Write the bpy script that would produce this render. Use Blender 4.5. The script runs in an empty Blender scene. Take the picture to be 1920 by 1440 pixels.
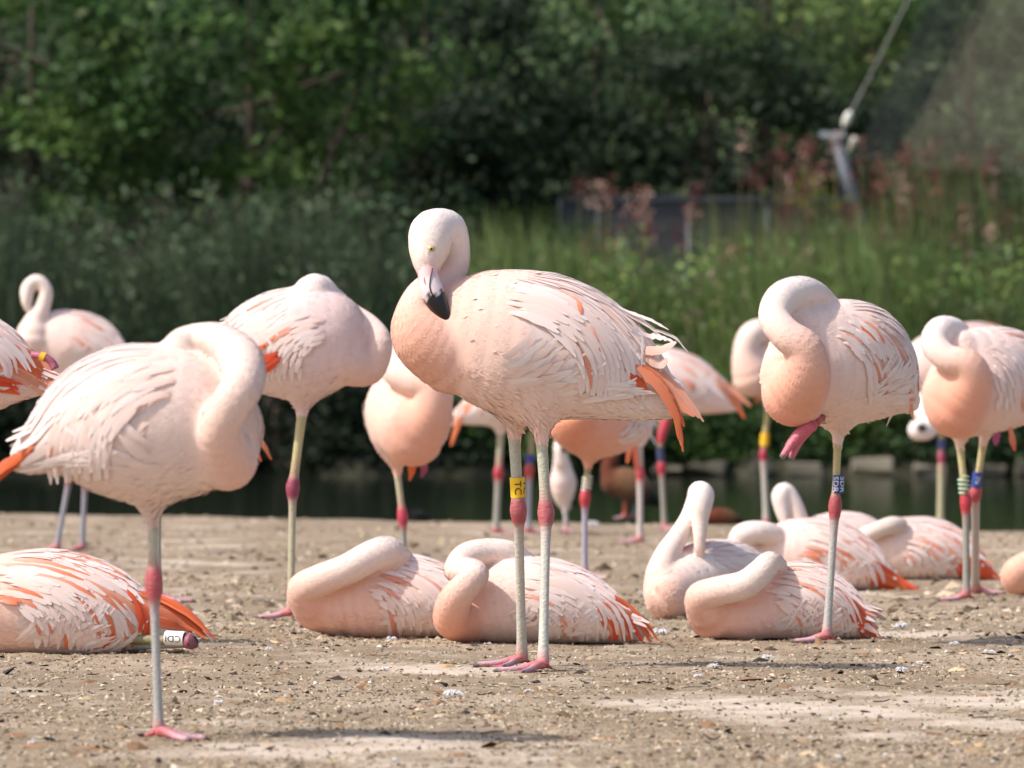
import bpy, math, random
import numpy as np
from mathutils import Vector

# ------------------------------------------------------------------ camera, world, sun, exposure
S = bpy.context.scene
F_PX, H_CAM, Y_HOR = 10667.0, 0.5, 760.0          # focal length in px of a 1920 px frame, eye height, horizon row
cam_d = bpy.data.cameras.new('camera')
cam = bpy.data.objects.new('camera', cam_d)
S.collection.objects.link(cam)
S.camera = cam
cam.location = (0, 0, H_CAM)
cam.rotation_euler = (math.radians(90), 0, 0)
cam_d.sensor_width = 36.0
cam_d.lens = F_PX / 1920 * 36.0
cam_d.shift_y = (Y_HOR - 720) / 1920
cam_d.clip_start, cam_d.clip_end = 0.1, 2000
cam_d.dof.use_dof = True
cam_d.dof.focus_distance = 10.72
cam_d.dof.aperture_fstop = 8.8
cam_d.dof.aperture_blades = 9

SUN_EL, SUN_AZ = math.radians(50), math.radians(-112)   # azimuth from +Y (view direction), negative = left
sun_dir = Vector((math.sin(SUN_AZ) * math.cos(SUN_EL), math.cos(SUN_AZ) * math.cos(SUN_EL), math.sin(SUN_EL)))
W = bpy.data.worlds.new('World')
S.world = W
W.use_nodes = True
wn = W.node_tree.nodes
wl = W.node_tree.links
bg = wn['Background']
sky = wn.new('ShaderNodeTexSky')
sky.sky_type = 'NISHITA'
sky.sun_disc = False
sky.sun_elevation = SUN_EL
sky.sun_rotation = SUN_AZ
sky.air_density, sky.dust_density, sky.ozone_density = 1.0, 2.5, 1.0
wl.new(sky.outputs[0], bg.inputs[0])
bg.inputs[1].default_value = 0.15
sun_l = bpy.data.lights.new('sun', 'SUN')
sun_l.energy = 3.4
sun_l.angle = math.radians(1.6)
sun_l.color = (1.0, 0.955, 0.90)
sun = bpy.data.objects.new('sun', sun_l)
S.collection.objects.link(sun)
sun.rotation_euler = sun_dir.to_track_quat('Z', 'Y').to_euler()
S.view_settings.view_transform = 'Standard'
S.view_settings.look = 'None'
S.view_settings.exposure = 0.37
S.view_settings.gamma = 1.0
S.render.engine = 'CYCLES'
S.cycles.use_denoising = True
S.cycles.max_bounces = 8
S.cycles.diffuse_bounces = 4
S.cycles.transparent_max_bounces = 24
S.cycles.sample_clamp_indirect = 6.0

# ------------------------------------------------------------------ helpers
C = S.collection
rng = np.random.default_rng(7)
def P(px, py, d):
    return np.array([(px - 960) / F_PX * d, d, H_CAM - (py - Y_HOR) / F_PX * d])
def ground_d(py):
    return F_PX * H_CAM / (py - Y_HOR)
def lin(r, g, b):
    f = lambda c: (c / 255 / 12.92) if c / 255 <= 0.04045 else ((c / 255 + 0.055) / 1.055) ** 2.4
    return np.array([f(r), f(g), f(b)])
def tag(o, label=None, cat=None, group=None, kind=None):
    if label: o['label'] = label
    if cat: o['category'] = cat
    if group: o['group'] = group
    if kind: o['kind'] = kind
    return o
def empty(name, loc):
    o = bpy.data.objects.new(name, None)
    o.empty_display_size = 0.05
    o.location = [float(x) for x in loc]
    C.objects.link(o)
    return o
def mesh_np(name, V, Q=None, T=None, mats=(), col=None, uv=None, smooth=True, matidx=None, normals=None):
    me = bpy.data.meshes.new(name)
    V = np.asarray(V, np.float32)
    Q = np.zeros((0, 4), np.int32) if Q is None else np.asarray(Q, np.int32).reshape(-1, 4)
    T = np.zeros((0, 3), np.int32) if T is None else np.asarray(T, np.int32).reshape(-1, 3)
    nq, nt = len(Q), len(T)
    me.vertices.add(len(V))
    me.vertices.foreach_set('co', V.ravel())
    me.loops.add(nq * 4 + nt * 3)
    me.polygons.add(nq + nt)
    li = np.concatenate([Q.ravel(), T.ravel()]).astype(np.int32)
    me.loops.foreach_set('vertex_index', li)
    st = np.concatenate([np.arange(nq) * 4, nq * 4 + np.arange(nt) * 3]).astype(np.int32)
    me.polygons.foreach_set('loop_start', st)
    me.polygons.foreach_set('use_smooth', np.full(nq + nt, bool(smooth)))
    for m in mats:
        me.materials.append(m)
    if matidx is not None:
        me.polygons.foreach_set('material_index', np.asarray(matidx, np.int32))
    if col is not None:
        a = me.color_attributes.new('Col', 'FLOAT_COLOR', 'POINT')
        c4 = np.ones((len(V), 4), np.float32)
        c4[:, :3] = np.clip(col, 0, 1)
        a.data.foreach_set('color', c4.ravel())
    if uv is not None:
        u = me.uv_layers.new(name='UVMap')
        u.data.foreach_set('uv', np.asarray(uv, np.float32)[li].ravel())
    me.update(calc_edges=True)
    me.validate()
    if normals is not None:
        me.normals_split_custom_set_from_vertices(np.asarray(normals, np.float32).tolist())
    return me
def add(name, me, parent=None, loc=None):
    o = bpy.data.objects.new(name, me)
    C.objects.link(o)
    if parent is not None:
        o.parent = parent
    if loc is not None:
        o.location = [float(x) for x in loc]
    return o
class MB:
    """collects verts / quads / tris / colours"""
    def __init__(s): s.V, s.Q, s.T, s.c, s.uv, s.N, s.n = [], [], [], [], [], [], 0
    def put(s, V, Q=None, T=None, col=(1, 1, 1), uv=None, N=None):
        V = np.asarray(V, float).reshape(-1, 3)
        if Q is not None and len(Q): s.Q.append(np.asarray(Q).reshape(-1, 4) + s.n)
        if T is not None and len(T): s.T.append(np.asarray(T).reshape(-1, 3) + s.n)
        s.V.append(V)
        s.c.append(np.broadcast_to(np.asarray(col, float), V.shape))
        s.uv.append(np.zeros((len(V), 2)) if uv is None else np.asarray(uv, float))
        if N is not None: s.N.append(np.asarray(N, float).reshape(-1, 3))
        s.n += len(V)
        return s
    def arrays(s):
        return (np.concatenate(s.V), np.concatenate(s.Q) if s.Q else None, np.concatenate(s.T) if s.T else None,
                np.concatenate(s.c), np.concatenate(s.uv))
    def mesh(s, name, mats, off=(0, 0, 0), smooth=True):
        V, Q, T, c, uv = s.arrays()
        return mesh_np(name, V - np.asarray(off), Q, T, mats, c, uv, smooth, None, np.concatenate(s.N) if s.N else None)
def crom(pts, n):
    """Catmull-Rom through rows of pts, n samples per span"""
    p = np.asarray(pts, float)
    if len(p) == 2:
        t = np.linspace(0, 1, n + 1)[:, None]
        return p[0] * (1 - t) + p[1] * t
    e = np.vstack([2 * p[0] - p[1], p, 2 * p[-1] - p[-2]])
    out = []
    for i in range(1, len(e) - 2):
        t = np.linspace(0, 1, n, endpoint=False)[:, None]
        a, b, c, d = e[i - 1], e[i], e[i + 1], e[i + 2]
        out.append(0.5 * ((2 * b) + (c - a) * t + (2 * a - 5 * b + 4 * c - d) * t ** 2 + (3 * b - a - 3 * c + d) * t ** 3))
    out.append(p[-1:])
    return np.vstack(out)
def unit(v):
    return v / np.maximum(np.linalg.norm(v, axis=-1, keepdims=True), 1e-9)
def tube(path, rad, sides=10, flat=None, cap=True):
    """verts, quads, tris, uv of a tube along path with radius per point"""
    path, rad = np.asarray(path, float), np.asarray(rad, float)
    n = len(path)
    tg = unit(np.gradient(path, axis=0))
    ref = np.array([0.13, 1.0, 0.07]) if abs(tg[n // 2][1]) < 0.9 else np.array([1.0, 0.1, 0.0])
    a = unit(np.cross(tg, ref)); b = np.cross(tg, a)
    th = np.linspace(0, 2 * np.pi, sides, endpoint=False)
    r2 = rad if flat is None else rad * flat
    V = path[:, None] + a[:, None] * (np.cos(th)[None, :, None] * rad[:, None, None]) + b[:, None] * (np.sin(th)[None, :, None] * r2[:, None, None])
    i = np.arange(n - 1)[:, None] * sides; j = np.arange(sides)[None]; k = (j + 1) % sides
    Q = np.stack([i + j, i + k, i + sides + k, i + sides + j], -1).reshape(-1, 4)
    L = np.concatenate([[0], np.cumsum(np.linalg.norm(np.diff(path, axis=0), axis=1))])
    uv = np.stack([np.broadcast_to(th / (2 * np.pi), (n, sides)), np.broadcast_to(L[:, None], (n, sides))], -1).reshape(-1, 2)
    V = V.reshape(-1, 3); T = None
    if cap:
        V = np.vstack([V, path[:1], path[-1:]]); uv = np.vstack([uv, uv[:1], uv[-1:]])
        c0, c1 = n * sides, n * sides + 1
        jj = np.arange(sides); kk = (jj + 1) % sides; e = (n - 1) * sides
        T = np.vstack([np.stack([np.full(sides, c0), kk, jj], -1), np.stack([np.full(sides, c1), e + jj, e + kk], -1)])
    return V, Q, T, uv
def boxmesh(cx, cy, cz, sx, sy, sz):
    V = np.array([[x, y, z] for x in (-1, 1) for y in (-1, 1) for z in (-1, 1)], float) * 0.5 * np.array([sx, sy, sz]) + np.array([cx, cy, cz])
    return V, np.array([[0, 1, 3, 2], [4, 6, 7, 5], [0, 4, 5, 1], [2, 3, 7, 6], [0, 2, 6, 4], [1, 5, 7, 3]])
# ------------------------------------------------------------------ materials
def mat(name, rough=0.6, build=None, **kw):
    m = bpy.data.materials.new(name)
    m.use_nodes = True
    nt = m.node_tree
    b = nt.nodes['Principled BSDF']
    b.inputs['Roughness'].default_value = rough
    for k, v in kw.items():
        b.inputs[k].default_value = v
    if build: build(nt, b, nt.nodes.new, nt.links.new)
    return m
def attr_col(nt, b, N, L, noise=0.0, scale=200.0, stretch=None, bump=0.0, bscale=600.0, coord='Object'):
    a = N('ShaderNodeAttribute'); a.attribute_name = 'Col'
    out = a.outputs['Color']
    tc = N('ShaderNodeTexCoord')
    src = tc.outputs[coord]
    if stretch:
        mp = N('ShaderNodeMapping'); mp.inputs['Scale'].default_value = stretch
        L(src, mp.inputs[0]); src = mp.outputs[0]
    if noise:
        n = N('ShaderNodeTexNoise'); n.inputs['Scale'].default_value = scale; n.inputs['Detail'].default_value = 4
        L(src, n.inputs['Vector'])
        r = N('ShaderNodeMapRange'); r.inputs[3].default_value = 1 - noise; r.inputs[4].default_value = 1 + noise
        L(n.outputs[0], r.inputs[0])
        mx = N('ShaderNodeVectorMath'); mx.operation = 'SCALE'
        L(out, mx.inputs[0]); L(r.outputs[0], mx.inputs['Scale'])
        out = mx.outputs[0]
    L(out, b.inputs['Base Color'])
    if bump:
        n2 = N('ShaderNodeTexNoise'); n2.inputs['Scale'].default_value = bscale; n2.inputs['Detail'].default_value = 3
        L(src, n2.inputs['Vector'])
        bp = N('ShaderNodeBump'); bp.inputs['Strength'].default_value = bump; bp.inputs['Distance'].default_value = 0.002
        L(n2.outputs[0], bp.inputs['Height']); L(bp.outputs[0], b.inputs['Normal'])
    return out
def translucent(nt, b, N, L, col_out, fac):
    t = N('ShaderNodeBsdfTranslucent'); mx = N('ShaderNodeMixShader')
    L(col_out, t.inputs[0]); mx.inputs[0].default_value = fac
    L(b.outputs[0], mx.inputs[1]); L(t.outputs[0], mx.inputs[2])
    L(mx.outputs[0], nt.nodes['Material Output'].inputs[0])
def b_plum(nt, b, N, L):
    o = attr_col(nt, b, N, L, noise=0.03, scale=60, bump=0.08, bscale=350)
    b.inputs['Sheen Weight'].default_value = 0.15
    b.inputs['Sheen Roughness'].default_value = 0.5
    b.inputs['Specular IOR Level'].default_value = 0.15
def b_feather(nt, b, N, L):
    o = attr_col(nt, b, N, L, noise=0.07, scale=1.0, stretch=(26, 1.0, 1), bump=0.1, bscale=1.6, coord='UV')
    b.inputs['Sheen Weight'].default_value = 0.1
    b.inputs['Specular IOR Level'].default_value = 0.2
    translucent(nt, b, N, L, o, 0.08)
def b_down(nt, b, N, L):
    o = attr_col(nt, b, N, L)
    b.inputs['Sheen Weight'].default_value = 0.15
    b.inputs['Sheen Roughness'].default_value = 0.5
    b.inputs['Specular IOR Level'].default_value = 0.15
def b_skin(nt, b, N, L):
    attr_col(nt, b, N, L, noise=0.28, scale=150)
    tc = N('ShaderNodeTexCoord'); mp = N('ShaderNodeMapping'); mp.inputs['Scale'].default_value = (9, 230, 1)
    L(tc.outputs['UV'], mp.inputs[0])
    v = N('ShaderNodeTexVoronoi'); v.inputs['Scale'].default_value = 1.0
    L(mp.outputs[0], v.inputs['Vector'])
    bp = N('ShaderNodeBump'); bp.inputs['Strength'].default_value = 0.5; bp.inputs['Distance'].default_value = 0.0016; bp.invert = True
    L(v.outputs['Distance'], bp.inputs['Height']); L(bp.outputs[0], b.inputs['Normal'])
def b_leaf(nt, b, N, L):
    o = attr_col(nt, b, N, L)
    b.inputs['Specular IOR Level'].default_value = 0.25
    translucent(nt, b, N, L, o, 0.3)
M = {
    'plum': mat('plumage', 0.85, b_plum), 'feather': mat('feather', 0.7, b_feather), 'down': mat('down', 0.9, b_down),
    'skin': mat('leg_skin', 0.55, b_skin), 'leaf': mat('leaf', 0.55, b_leaf),
    'bill': mat('bill', 0.33, lambda nt, b, N, L: attr_col(nt, b, N, L, noise=0.06, scale=90, bump=0.1, bscale=200)),
    'plain': mat('coated', 0.45, lambda nt, b, N, L: attr_col(nt, b, N, L, noise=0.05, scale=30)),
    'rough': mat('rough_earthy', 0.9, lambda nt, b, N, L: attr_col(nt, b, N, L, noise=0.15, scale=60, bump=0.4, bscale=90)),
    'bark': mat('bark', 0.9, lambda nt, b, N, L: attr_col(nt, b, N, L, noise=0.3, scale=6, bump=0.8, bscale=14)),
    'metal': mat('galvanised', 0.4, lambda nt, b, N, L: attr_col(nt, b, N, L, noise=0.1, scale=9), Metallic=0.6),
}
# ------------------------------------------------------------------ bird builder: smooth distance fields -> one continuous skin
def smin(a, b, k):
    h = np.clip(0.5 + 0.5 * (b - a) / k, 0, 1)
    return b * (1 - h) + a * h - k * h * (1 - h)
def surface_nets(f, org, h):
    nx, ny, nz = f.shape
    neg = f < 0
    acc = np.zeros((nx - 1, ny - 1, nz - 1, 3), np.float32); cnt = np.zeros((nx - 1, ny - 1, nz - 1), np.float32)
    crosses = []
    for ax in range(3):
        s0 = [slice(None)] * 3; s1 = [slice(None)] * 3
        s0[ax] = slice(0, -1); s1[ax] = slice(1, None)
        a, b = f[tuple(s0)], f[tuple(s1)]
        cr = neg[tuple(s0)] != neg[tuple(s1)]
        t = np.where(cr, a / np.where(cr, a - b, 1), 0).astype(np.float32)
        crosses.append((cr, neg[tuple(s0)]))
        o1, o2 = [i for i in range(3) if i != ax]
        for d1 in (0, 1):
            for d2 in (0, 1):
                sl = [slice(None)] * 3
                sl[o1] = slice(d1, f.shape[o1] - 1 + d1); sl[o2] = slice(d2, f.shape[o2] - 1 + d2)
                c, tt = cr[tuple(sl)], t[tuple(sl)]
                cnt += c
                acc[..., ax] += tt
                acc[..., o1] += c * d1
                acc[..., o2] += c * d2
    m = cnt > 0
    idx = np.full(m.shape, -1, np.int64); idx[m] = np.arange(m.sum())
    ijk = np.argwhere(m)
    V = (acc[m] / cnt[m][:, None] + ijk) * h + org
    Q = []
    for ax in range(3):
        cr, ng = crosses[ax]
        o1, o2 = [i for i in range(3) if i != ax]
        e = np.argwhere(cr)
        e = e[(e[:, o1] > 0) & (e[:, o2] > 0) & (e[:, o1] < f.shape[o1] - 1) & (e[:, o2] < f.shape[o2] - 1)]
        q = []
        for d1, d2 in ((1, 1), (0, 1), (0, 0), (1, 0)):
            c = e.copy(); c[:, o1] -= d1; c[:, o2] -= d2
            q.append(idx[c[:, 0], c[:, 1], c[:, 2]])
        q = np.stack(q, -1)
        flip = ng[e[:, 0], e[:, 1], e[:, 2]]
        if ax == 1: flip = ~flip
        q[~flip] = q[~flip][:, ::-1]
        Q.append(q)
    return V, np.vstack(Q)
def vert_normals(V, Q):
    n = np.cross(V[Q[:, 2]] - V[Q[:, 0]], V[Q[:, 3]] - V[Q[:, 1]])
    N = np.zeros_like(V)
    for i in range(4): np.add.at(N, Q[:, i], n)
    return unit(N)

WHITE = np.array([.87, .74, .685]); PALE = np.array([.86, .645, .555]); PEACH = np.array([.85, .535, .42])
SALM = np.array([.83, .40, .27]); DEEP = np.array([.80, .31, .18]); ORNG = np.array([.77, .175, .06]); RED = np.array([.72, .085, .035])
PINK = np.array([.86, .60, .545]); CREAM = np.array([.86, .71, .62])
L_GREY = lin(170, 164, 150); L_YEL = lin(176, 164, 122); L_PINK = lin(184, 78, 84); L_FOOT = lin(206, 104, 108); L_BLUE = lin(180, 174, 182)

class Chain:
    def __init__(s, pos, rad, cols, flow_sign, n):
        d = crom(np.column_stack([pos, rad, cols]), n)
        s.p, s.r, s.c = d[:, :3], np.maximum(d[:, 3], 0.002), d[:, 4:7]
        s.flow = unit(np.gradient(s.p, axis=0)) * flow_sign
class Body:
    """torso chains (laterally squeezed) + neck chain + thighs"""
    def __init__(s, torso, neck, thighs, latv, lat, c0, k=0.035):
        s.torso, s.neck, s.th, s.L, s.s, s.c0, s.k = torso, neck, thighs, latv, lat, c0, k
    def sq(s, p):
        return p + s.L * (((p - s.c0) @ s.L) * (1 / s.s - 1))[..., None]
    def seg(s, p, a, b, ra, rb):
        ab = b - a; t = np.clip(((p - a) @ ab) / max(ab @ ab, 1e-12), 0, 1)
        return np.linalg.norm(p - (a + t[..., None] * ab), axis=-1) - (ra + t * (rb - ra))
    def torso_sdf(s, p):
        q = s.sq(p); out = None
        for c in s.torso:
            cp = s.sq(c.p); f = np.full(p.shape[:-1], 9.0)
            for i in range(len(cp) - 1):
                f = np.minimum(f, s.seg(q, cp[i], cp[i + 1], c.r[i], c.r[i + 1]))
            out = f if out is None else smin(out, f, s.k)
        return out * s.s
    def grid(s, h):
        ch = s.torso + ([s.neck] if s.neck else []) + s.th
        lo = np.min([(c.p - c.r[:, None]).min(0) for c in ch], 0) - 3 * h
        hi = np.max([(c.p + c.r[:, None]).max(0) for c in ch], 0) + 3 * h
        n = np.ceil((hi - lo) / h).astype(int) + 1
        ax = [lo[i] + np.arange(n[i]) * h for i in range(3)]
        def field(c, squeeze, mg):
            f = np.full(n, 0.15, np.float32)
            cp = s.sq(c.p) if squeeze else c.p
            for i in range(len(cp) - 1):
                r = max(c.r[i], c.r[i + 1]) + mg
                a0 = np.maximum(np.floor((np.minimum(c.p[i], c.p[i + 1]) - r - lo) / h).astype(int), 0)
                a1 = np.minimum(np.ceil((np.maximum(c.p[i], c.p[i + 1]) + r - lo) / h).astype(int) + 1, n)
                if (a1 <= a0).any(): continue
                g = np.stack(np.meshgrid(*[ax[j][a0[j]:a1[j]] for j in range(3)], indexing='ij'), -1)
                if squeeze: g = s.sq(g)
                d = s.seg(g, cp[i], cp[i + 1], c.r[i], c.r[i + 1]) * (s.s if squeeze else 1)
                sl = tuple(slice(a0[j], a1[j]) for j in range(3))
                f[sl] = np.minimum(f[sl], d)
            return f
        out = None
        for c in s.torso:
            f = field(c, True, 0.045)
            out = f if out is None else smin(out, f, s.k)
        for c in s.th:
            out = smin(out, field(c, False, 0.035), 0.028)
        if s.neck:
            out = smin(out, field(s.neck, False, 0.02), 0.007)
        return out, lo
    def prims(s):
        ch = s.torso + ([s.neck] if s.neck else []) + s.th
        return (np.vstack([c.p for c in ch]), np.concatenate([c.r for c in ch]), np.vstack([c.c for c in ch]), np.vstack([c.flow for c in ch]))
    def shade(s, p):
        """colour and flow direction at points, blended from the chains"""
        pc, pr, col, fl = s.prims()
        co, fo = np.empty_like(p), np.empty_like(p)
        for a in range(0, len(p), 8000):
            q = p[a:a + 8000]
            e = np.linalg.norm(q[:, None] - pc[None], axis=-1) / pr[None]
            w = np.exp(-9 * (e - e.min(1, keepdims=True)))
            w /= w.sum(1, keepdims=True)
            co[a:a + 8000] = w @ col; fo[a:a + 8000] = w @ fl
        return co, unit(fo)

def leg_path(p, scale=1.0):
    """hip, knee, ankle world points -> path, radii, colours"""
    return p
def build_leg(mb, hip, knee, ankle, r1=.0098, rk=.0165, r2=.0092, tib=L_YEL, tar=L_GREY, kc=L_PINK, foot=None, sides=12, kl=.026):
    hip, knee, ankle = map(np.asarray, (hip, knee, ankle))
    tib, tar = np.asarray(tib) * .8, np.asarray(tar) * .78; kc = np.asarray(kc) * np.array([.66, .9, .74])
    l1, l2 = np.linalg.norm(knee - hip), np.linalg.norm(ankle - knee)
    a = lambda t: hip + (knee - hip) * t
    b = lambda t: knee + (ankle - knee) * t
    k1, k2 = kl / l1, kl * 1.05 / l2
    st = [(a(0), r1 * 1.5, tib), (a(.25), r1 * 1.08, tib), (a(.6), r1 * .95, tib), (a(1 - k1 * 1.25), r1 * 1.02, tib * .6 + kc * .4), (a(1 - k1 * .62), rk * .85, kc),
          (knee, rk, kc), (b(k2 * .72), rk * .82, kc), (b(k2 * 1.35), r2 * 1.12, tar * .75 + kc * .25), (b(.3), r2, tar), (b(.6), r2 * .98, tar), (b(.86), r2 * 1.08, tar),
          (b(.955), r2 * 1.35, tar * .45 + L_FOOT * .55), (b(1.0), r2 * 1.3, L_FOOT)]
    d = crom(np.array([np.concatenate([x[0], [x[1]], x[2]]) for x in st]), 4)
    V, Q, T, uv = tube(d[:, :3], d[:, 3], sides)
    c = np.repeat(d[:, 4:7], sides, axis=0); c = np.vstack([c, c[:1], c[-1:]])
    mb.put(V, Q, T, c, uv)
def build_foot(mb, g, heading, size=.088, lift=0.0, pitch=0.0):
    """webbed foot: three toes with claws, webs, small hind toe; g = ground point under the ankle"""
    g = np.asarray(g, float)
    hx = np.array([math.cos(heading), math.sin(heading), 0]); hy = np.array([-math.sin(heading), math.cos(heading), 0])
    cp, sp = math.cos(pitch), math.sin(pitch)
    def W3(l, a, z):
        x, y = l * math.cos(a), l * math.sin(a)
        v = hx * x + hy * y
        return g + v * cp + np.array([0, 0, z + lift]) + np.array([0, 0, -1]) * x * sp
    angs, lens = (-.6, 0, .6), (.86 * size, size, .88 * size)
    for an, le in zip(angs, lens):
        st = np.array([np.concatenate([W3(le * t, an * (0.6 + .4 * t), z), [r], c]) for t, z, r, c in (
            (0, .017, .010, L_FOOT), (.25, .0135, .0075, L_FOOT * .8 + L_GREY * .2), (.5, .0085, .0058, L_FOOT * .5 + L_BLUE * .5), (.75, .0065, .0050, L_FOOT * .4 + L_BLUE * .6), (.92, .006, .0048, L_FOOT * .5 + L_BLUE * .5),
            (1.0, .0050, .0036, lin(96, 86, 84)), (1.10, .0032, .001, lin(70, 62, 60)))])
        d = crom(st, 3)
        V, Q, T, uv = tube(d[:, :3], d[:, 3], 8)
        c = np.repeat(d[:, 4:7], 8, axis=0); c = np.vstack([c, c[:1], c[-1:]])
        mb.put(V, Q, T, c, uv)
    for i in (0, 1):
        nu, nv = 7, 7; vs = []
        for u in np.linspace(0, 1, nu):
            for v in np.linspace(0, 1, nv):
                an = angs[i] + (angs[i + 1] - angs[i]) * v
                le = (lens[i] * (1 - v) + lens[i + 1] * v) * (.9 - .26 * math.sin(math.pi * v)) * u
                vs.append(W3(le, an * (.6 + .4 * u * .9), .0135 * (1 - u) ** 1.5 + .0052 - .0014 * math.sin(math.pi * v)))
        q = [[a * nv + b, a * nv + b + 1, (a + 1) * nv + b + 1, (a + 1) * nv + b] for a in range(nu - 1) for b in range(nv - 1)]
        vs = np.array(vs); n0 = len(vs)
        vs2 = np.vstack([vs, vs - np.array([0, 0, .0022])])
        q2 = q + [[x + n0 for x in reversed(f)] for f in q]
        mb.put(vs2, q2, None, lin(212, 96, 106))
    st = np.array([np.concatenate([W3(-l, 0.1, z), [r]]) for l, z, r in ((0, .016, .006), (.012, .012, .004), (.022, .007, .0015))])
    V, Q, T, uv = tube(st[:, :3], st[:, 3], 6)
    mb.put(V, Q, T, L_FOOT * .8, uv)

def strip(mb, path, nrm, width, col, camber=.16, K=None, seed=0, fray=0.0, col2=None, edge=None, nc=5, soft=.0, ramp=.22):
    """one feather: narrow root, broad vane, rounded/pointed tip; 5 columns across, convex"""
    path = np.asarray(path, float); K = len(path)
    u = np.linspace(0, 1, K)
    prof = np.clip(np.minimum((u + .06 * (ramp < .3) + .004) / ramp, 1) ** (.7 if ramp < .3 else .9) * np.minimum((1.03 - u) / .38, 1) ** .62, .02, 1)
    tg = unit(np.gradient(path, axis=0)); side = unit(np.cross(tg, nrm))
    r = np.random.default_rng(seed)
    cols = np.linspace(-1, 1, nc)
    w = width * .5 * prof
    V = []; uv = []
    for c in cols:
        j = 1 + (r.normal(0, fray, K) if abs(c) == 1 else 0)
        V.append(path + side * (w * c * j)[:, None] - nrm * (width * camber * (c * c) * prof)[:, None])
        uv.append(np.stack([np.full(K, .5 + .5 * c), u * (np.linalg.norm(path[-1] - path[0]) / max(width, 1e-6))], -1))
    V = np.stack(V, 1).reshape(-1, 3); uv = np.stack(uv, 1).reshape(-1, 2)
    uv = uv + r.random(2) * 9
    i = np.arange(K - 1)[:, None] * nc; j = np.arange(nc - 1)[None]
    Q = np.stack([i + j, i + j + 1, i + nc + 1 + j, i + nc + j], -1).reshape(-1, 4)
    cc = np.broadcast_to(np.asarray(col, float), (K, 3)) if col2 is None else np.asarray(col)[None] * (1 - u[:, None]) + np.asarray(col2)[None] * u[:, None]
    cc = np.repeat(cc[:, None], nc, 1)
    if edge is not None:
        cc = cc.copy(); cc[:, -1] = edge
    Nn = None
    if soft > 0:
        gn = (nrm[:, None] + side[:, None] * (cols[None, :, None] * camber * 2.2)) - tg[:, None] * (nrm * 0 + (tg * nrm).sum(1, keepdims=True))[:, None]
        Nn = unit(gn * (1 - soft * .5) + nrm[:, None] * soft).reshape(-1, 3)
        if ((np.cross(V.reshape(K, nc, 3)[1:, 0] - V.reshape(K, nc, 3)[:-1, 0], V.reshape(K, nc, 3)[:-1, -1] - V.reshape(K, nc, 3)[:-1, 0])) * nrm[:-1]).sum() > 0:
            Q = Q[:, ::-1]
    mb.put(V, Q, None, cc.reshape(-1, 3), uv, Nn)

BIRDS = []
def text_mesh(txt, size):
    cu = bpy.data.curves.new('t', 'FONT'); cu.body = txt; cu.size = size; cu.align_x = 'CENTER'; cu.align_y = 'CENTER'; cu.extrude = 0; cu.resolution_u = 3
    o = bpy.data.objects.new('t', cu); C.objects.link(o)
    dg = bpy.context.evaluated_depsgraph_get(); dg.update()
    me = o.evaluated_get(dg).to_mesh()
    import bmesh
    bm = bmesh.new(); bm.from_mesh(me); bmesh.ops.triangulate(bm, faces=bm.faces[:])
    for _ in range(3):                                  # fine enough to wrap round the ring
        lg_ = [e for e in bm.edges if e.calc_length() > size * .12]
        if lg_: bmesh.ops.subdivide_edges(bm, edges=lg_, cuts=1); bmesh.ops.triangulate(bm, faces=bm.faces[:])
    bm.verts.index_update()
    V = np.array([v.co[:] for v in bm.verts]); Fs = [[v.index for v in f.verts] for f in bm.faces]
    bm.free(); o.evaluated_get(dg).to_mesh_clear()
    bpy.data.objects.remove(o); bpy.data.curves.remove(cu)
    return V, Fs
def band(root, base, a, b, r, col, txts=(), tcol=(0.02, 0.02, 0.02), flip=False, ring=False, label=None):
    """plastic leg ring from a to b; txts = (text, angle offset)"""
    a, b = np.asarray(a, float), np.asarray(b, float)
    ax = unit(b - a); n0 = unit(np.array([0, -1.0, 0]) - ax * (-ax[1])); side = np.cross(n0, ax)
    if ring:                                            # coiled spiral ring
        t = np.linspace(0, 1, 60)
        pth = a + (b - a) * t[:, None] + (n0[None] * np.cos(t * 2 * np.pi * 4)[:, None] + side[None] * np.sin(t * 2 * np.pi * 4)[:, None]) * r
        m = MB(); V, Q, T, uv = tube(pth, np.full(60, .0028), 6); m.put(V, Q, T, col)
    else:
        m = MB(); th = np.linspace(0, 2 * np.pi, 24, endpoint=False)
        rr = [(a, r - .002), (a, r), (b, r), (b, r - .002)]
        V = np.vstack([[c + (n0 * math.cos(x) + side * math.sin(x)) * q for x in th] for c, q in rr])
        i = np.arange(4)[:, None] * 24; j = np.arange(24)[None]; k = (j + 1) % 24; i2 = ((np.arange(4) + 1) % 4)[:, None] * 24
        m.put(V, np.stack([i + j, i + k, i2 + k, i2 + j], -1).reshape(-1, 4), None, col)
    bo = add('leg_band', m.mesh('leg_band', [M['plain']], base, smooth=ring), root)
    if label: bo['label'] = label
    for txt, off, size, gap in txts:
        V, Fs = text_mesh(txt, size)
        u, v = V[:, 0], V[:, 1]
        ctr = (a + b) / 2
        w = max(u.max() - u.min(), 1e-6); u = u * (gap / w)
        ph = v / r + off
        s = -1 if flip else 1
        pos = ctr + ax * (u * s)[:, None] + (r + .0005) * (n0 * np.cos(ph)[:, None] + s * side * np.sin(ph)[:, None])
        mm = bpy.data.meshes.new('lettering'); mm.from_pydata((pos - base).tolist(), [], Fs)
        mm.materials.append(M['plain'])
        ca = mm.color_attributes.new('Col', 'FLOAT_COLOR', 'POINT')
        for q in ca.data: q.color = (*tcol, 1)
        add('lettering', mm, bo)

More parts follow.
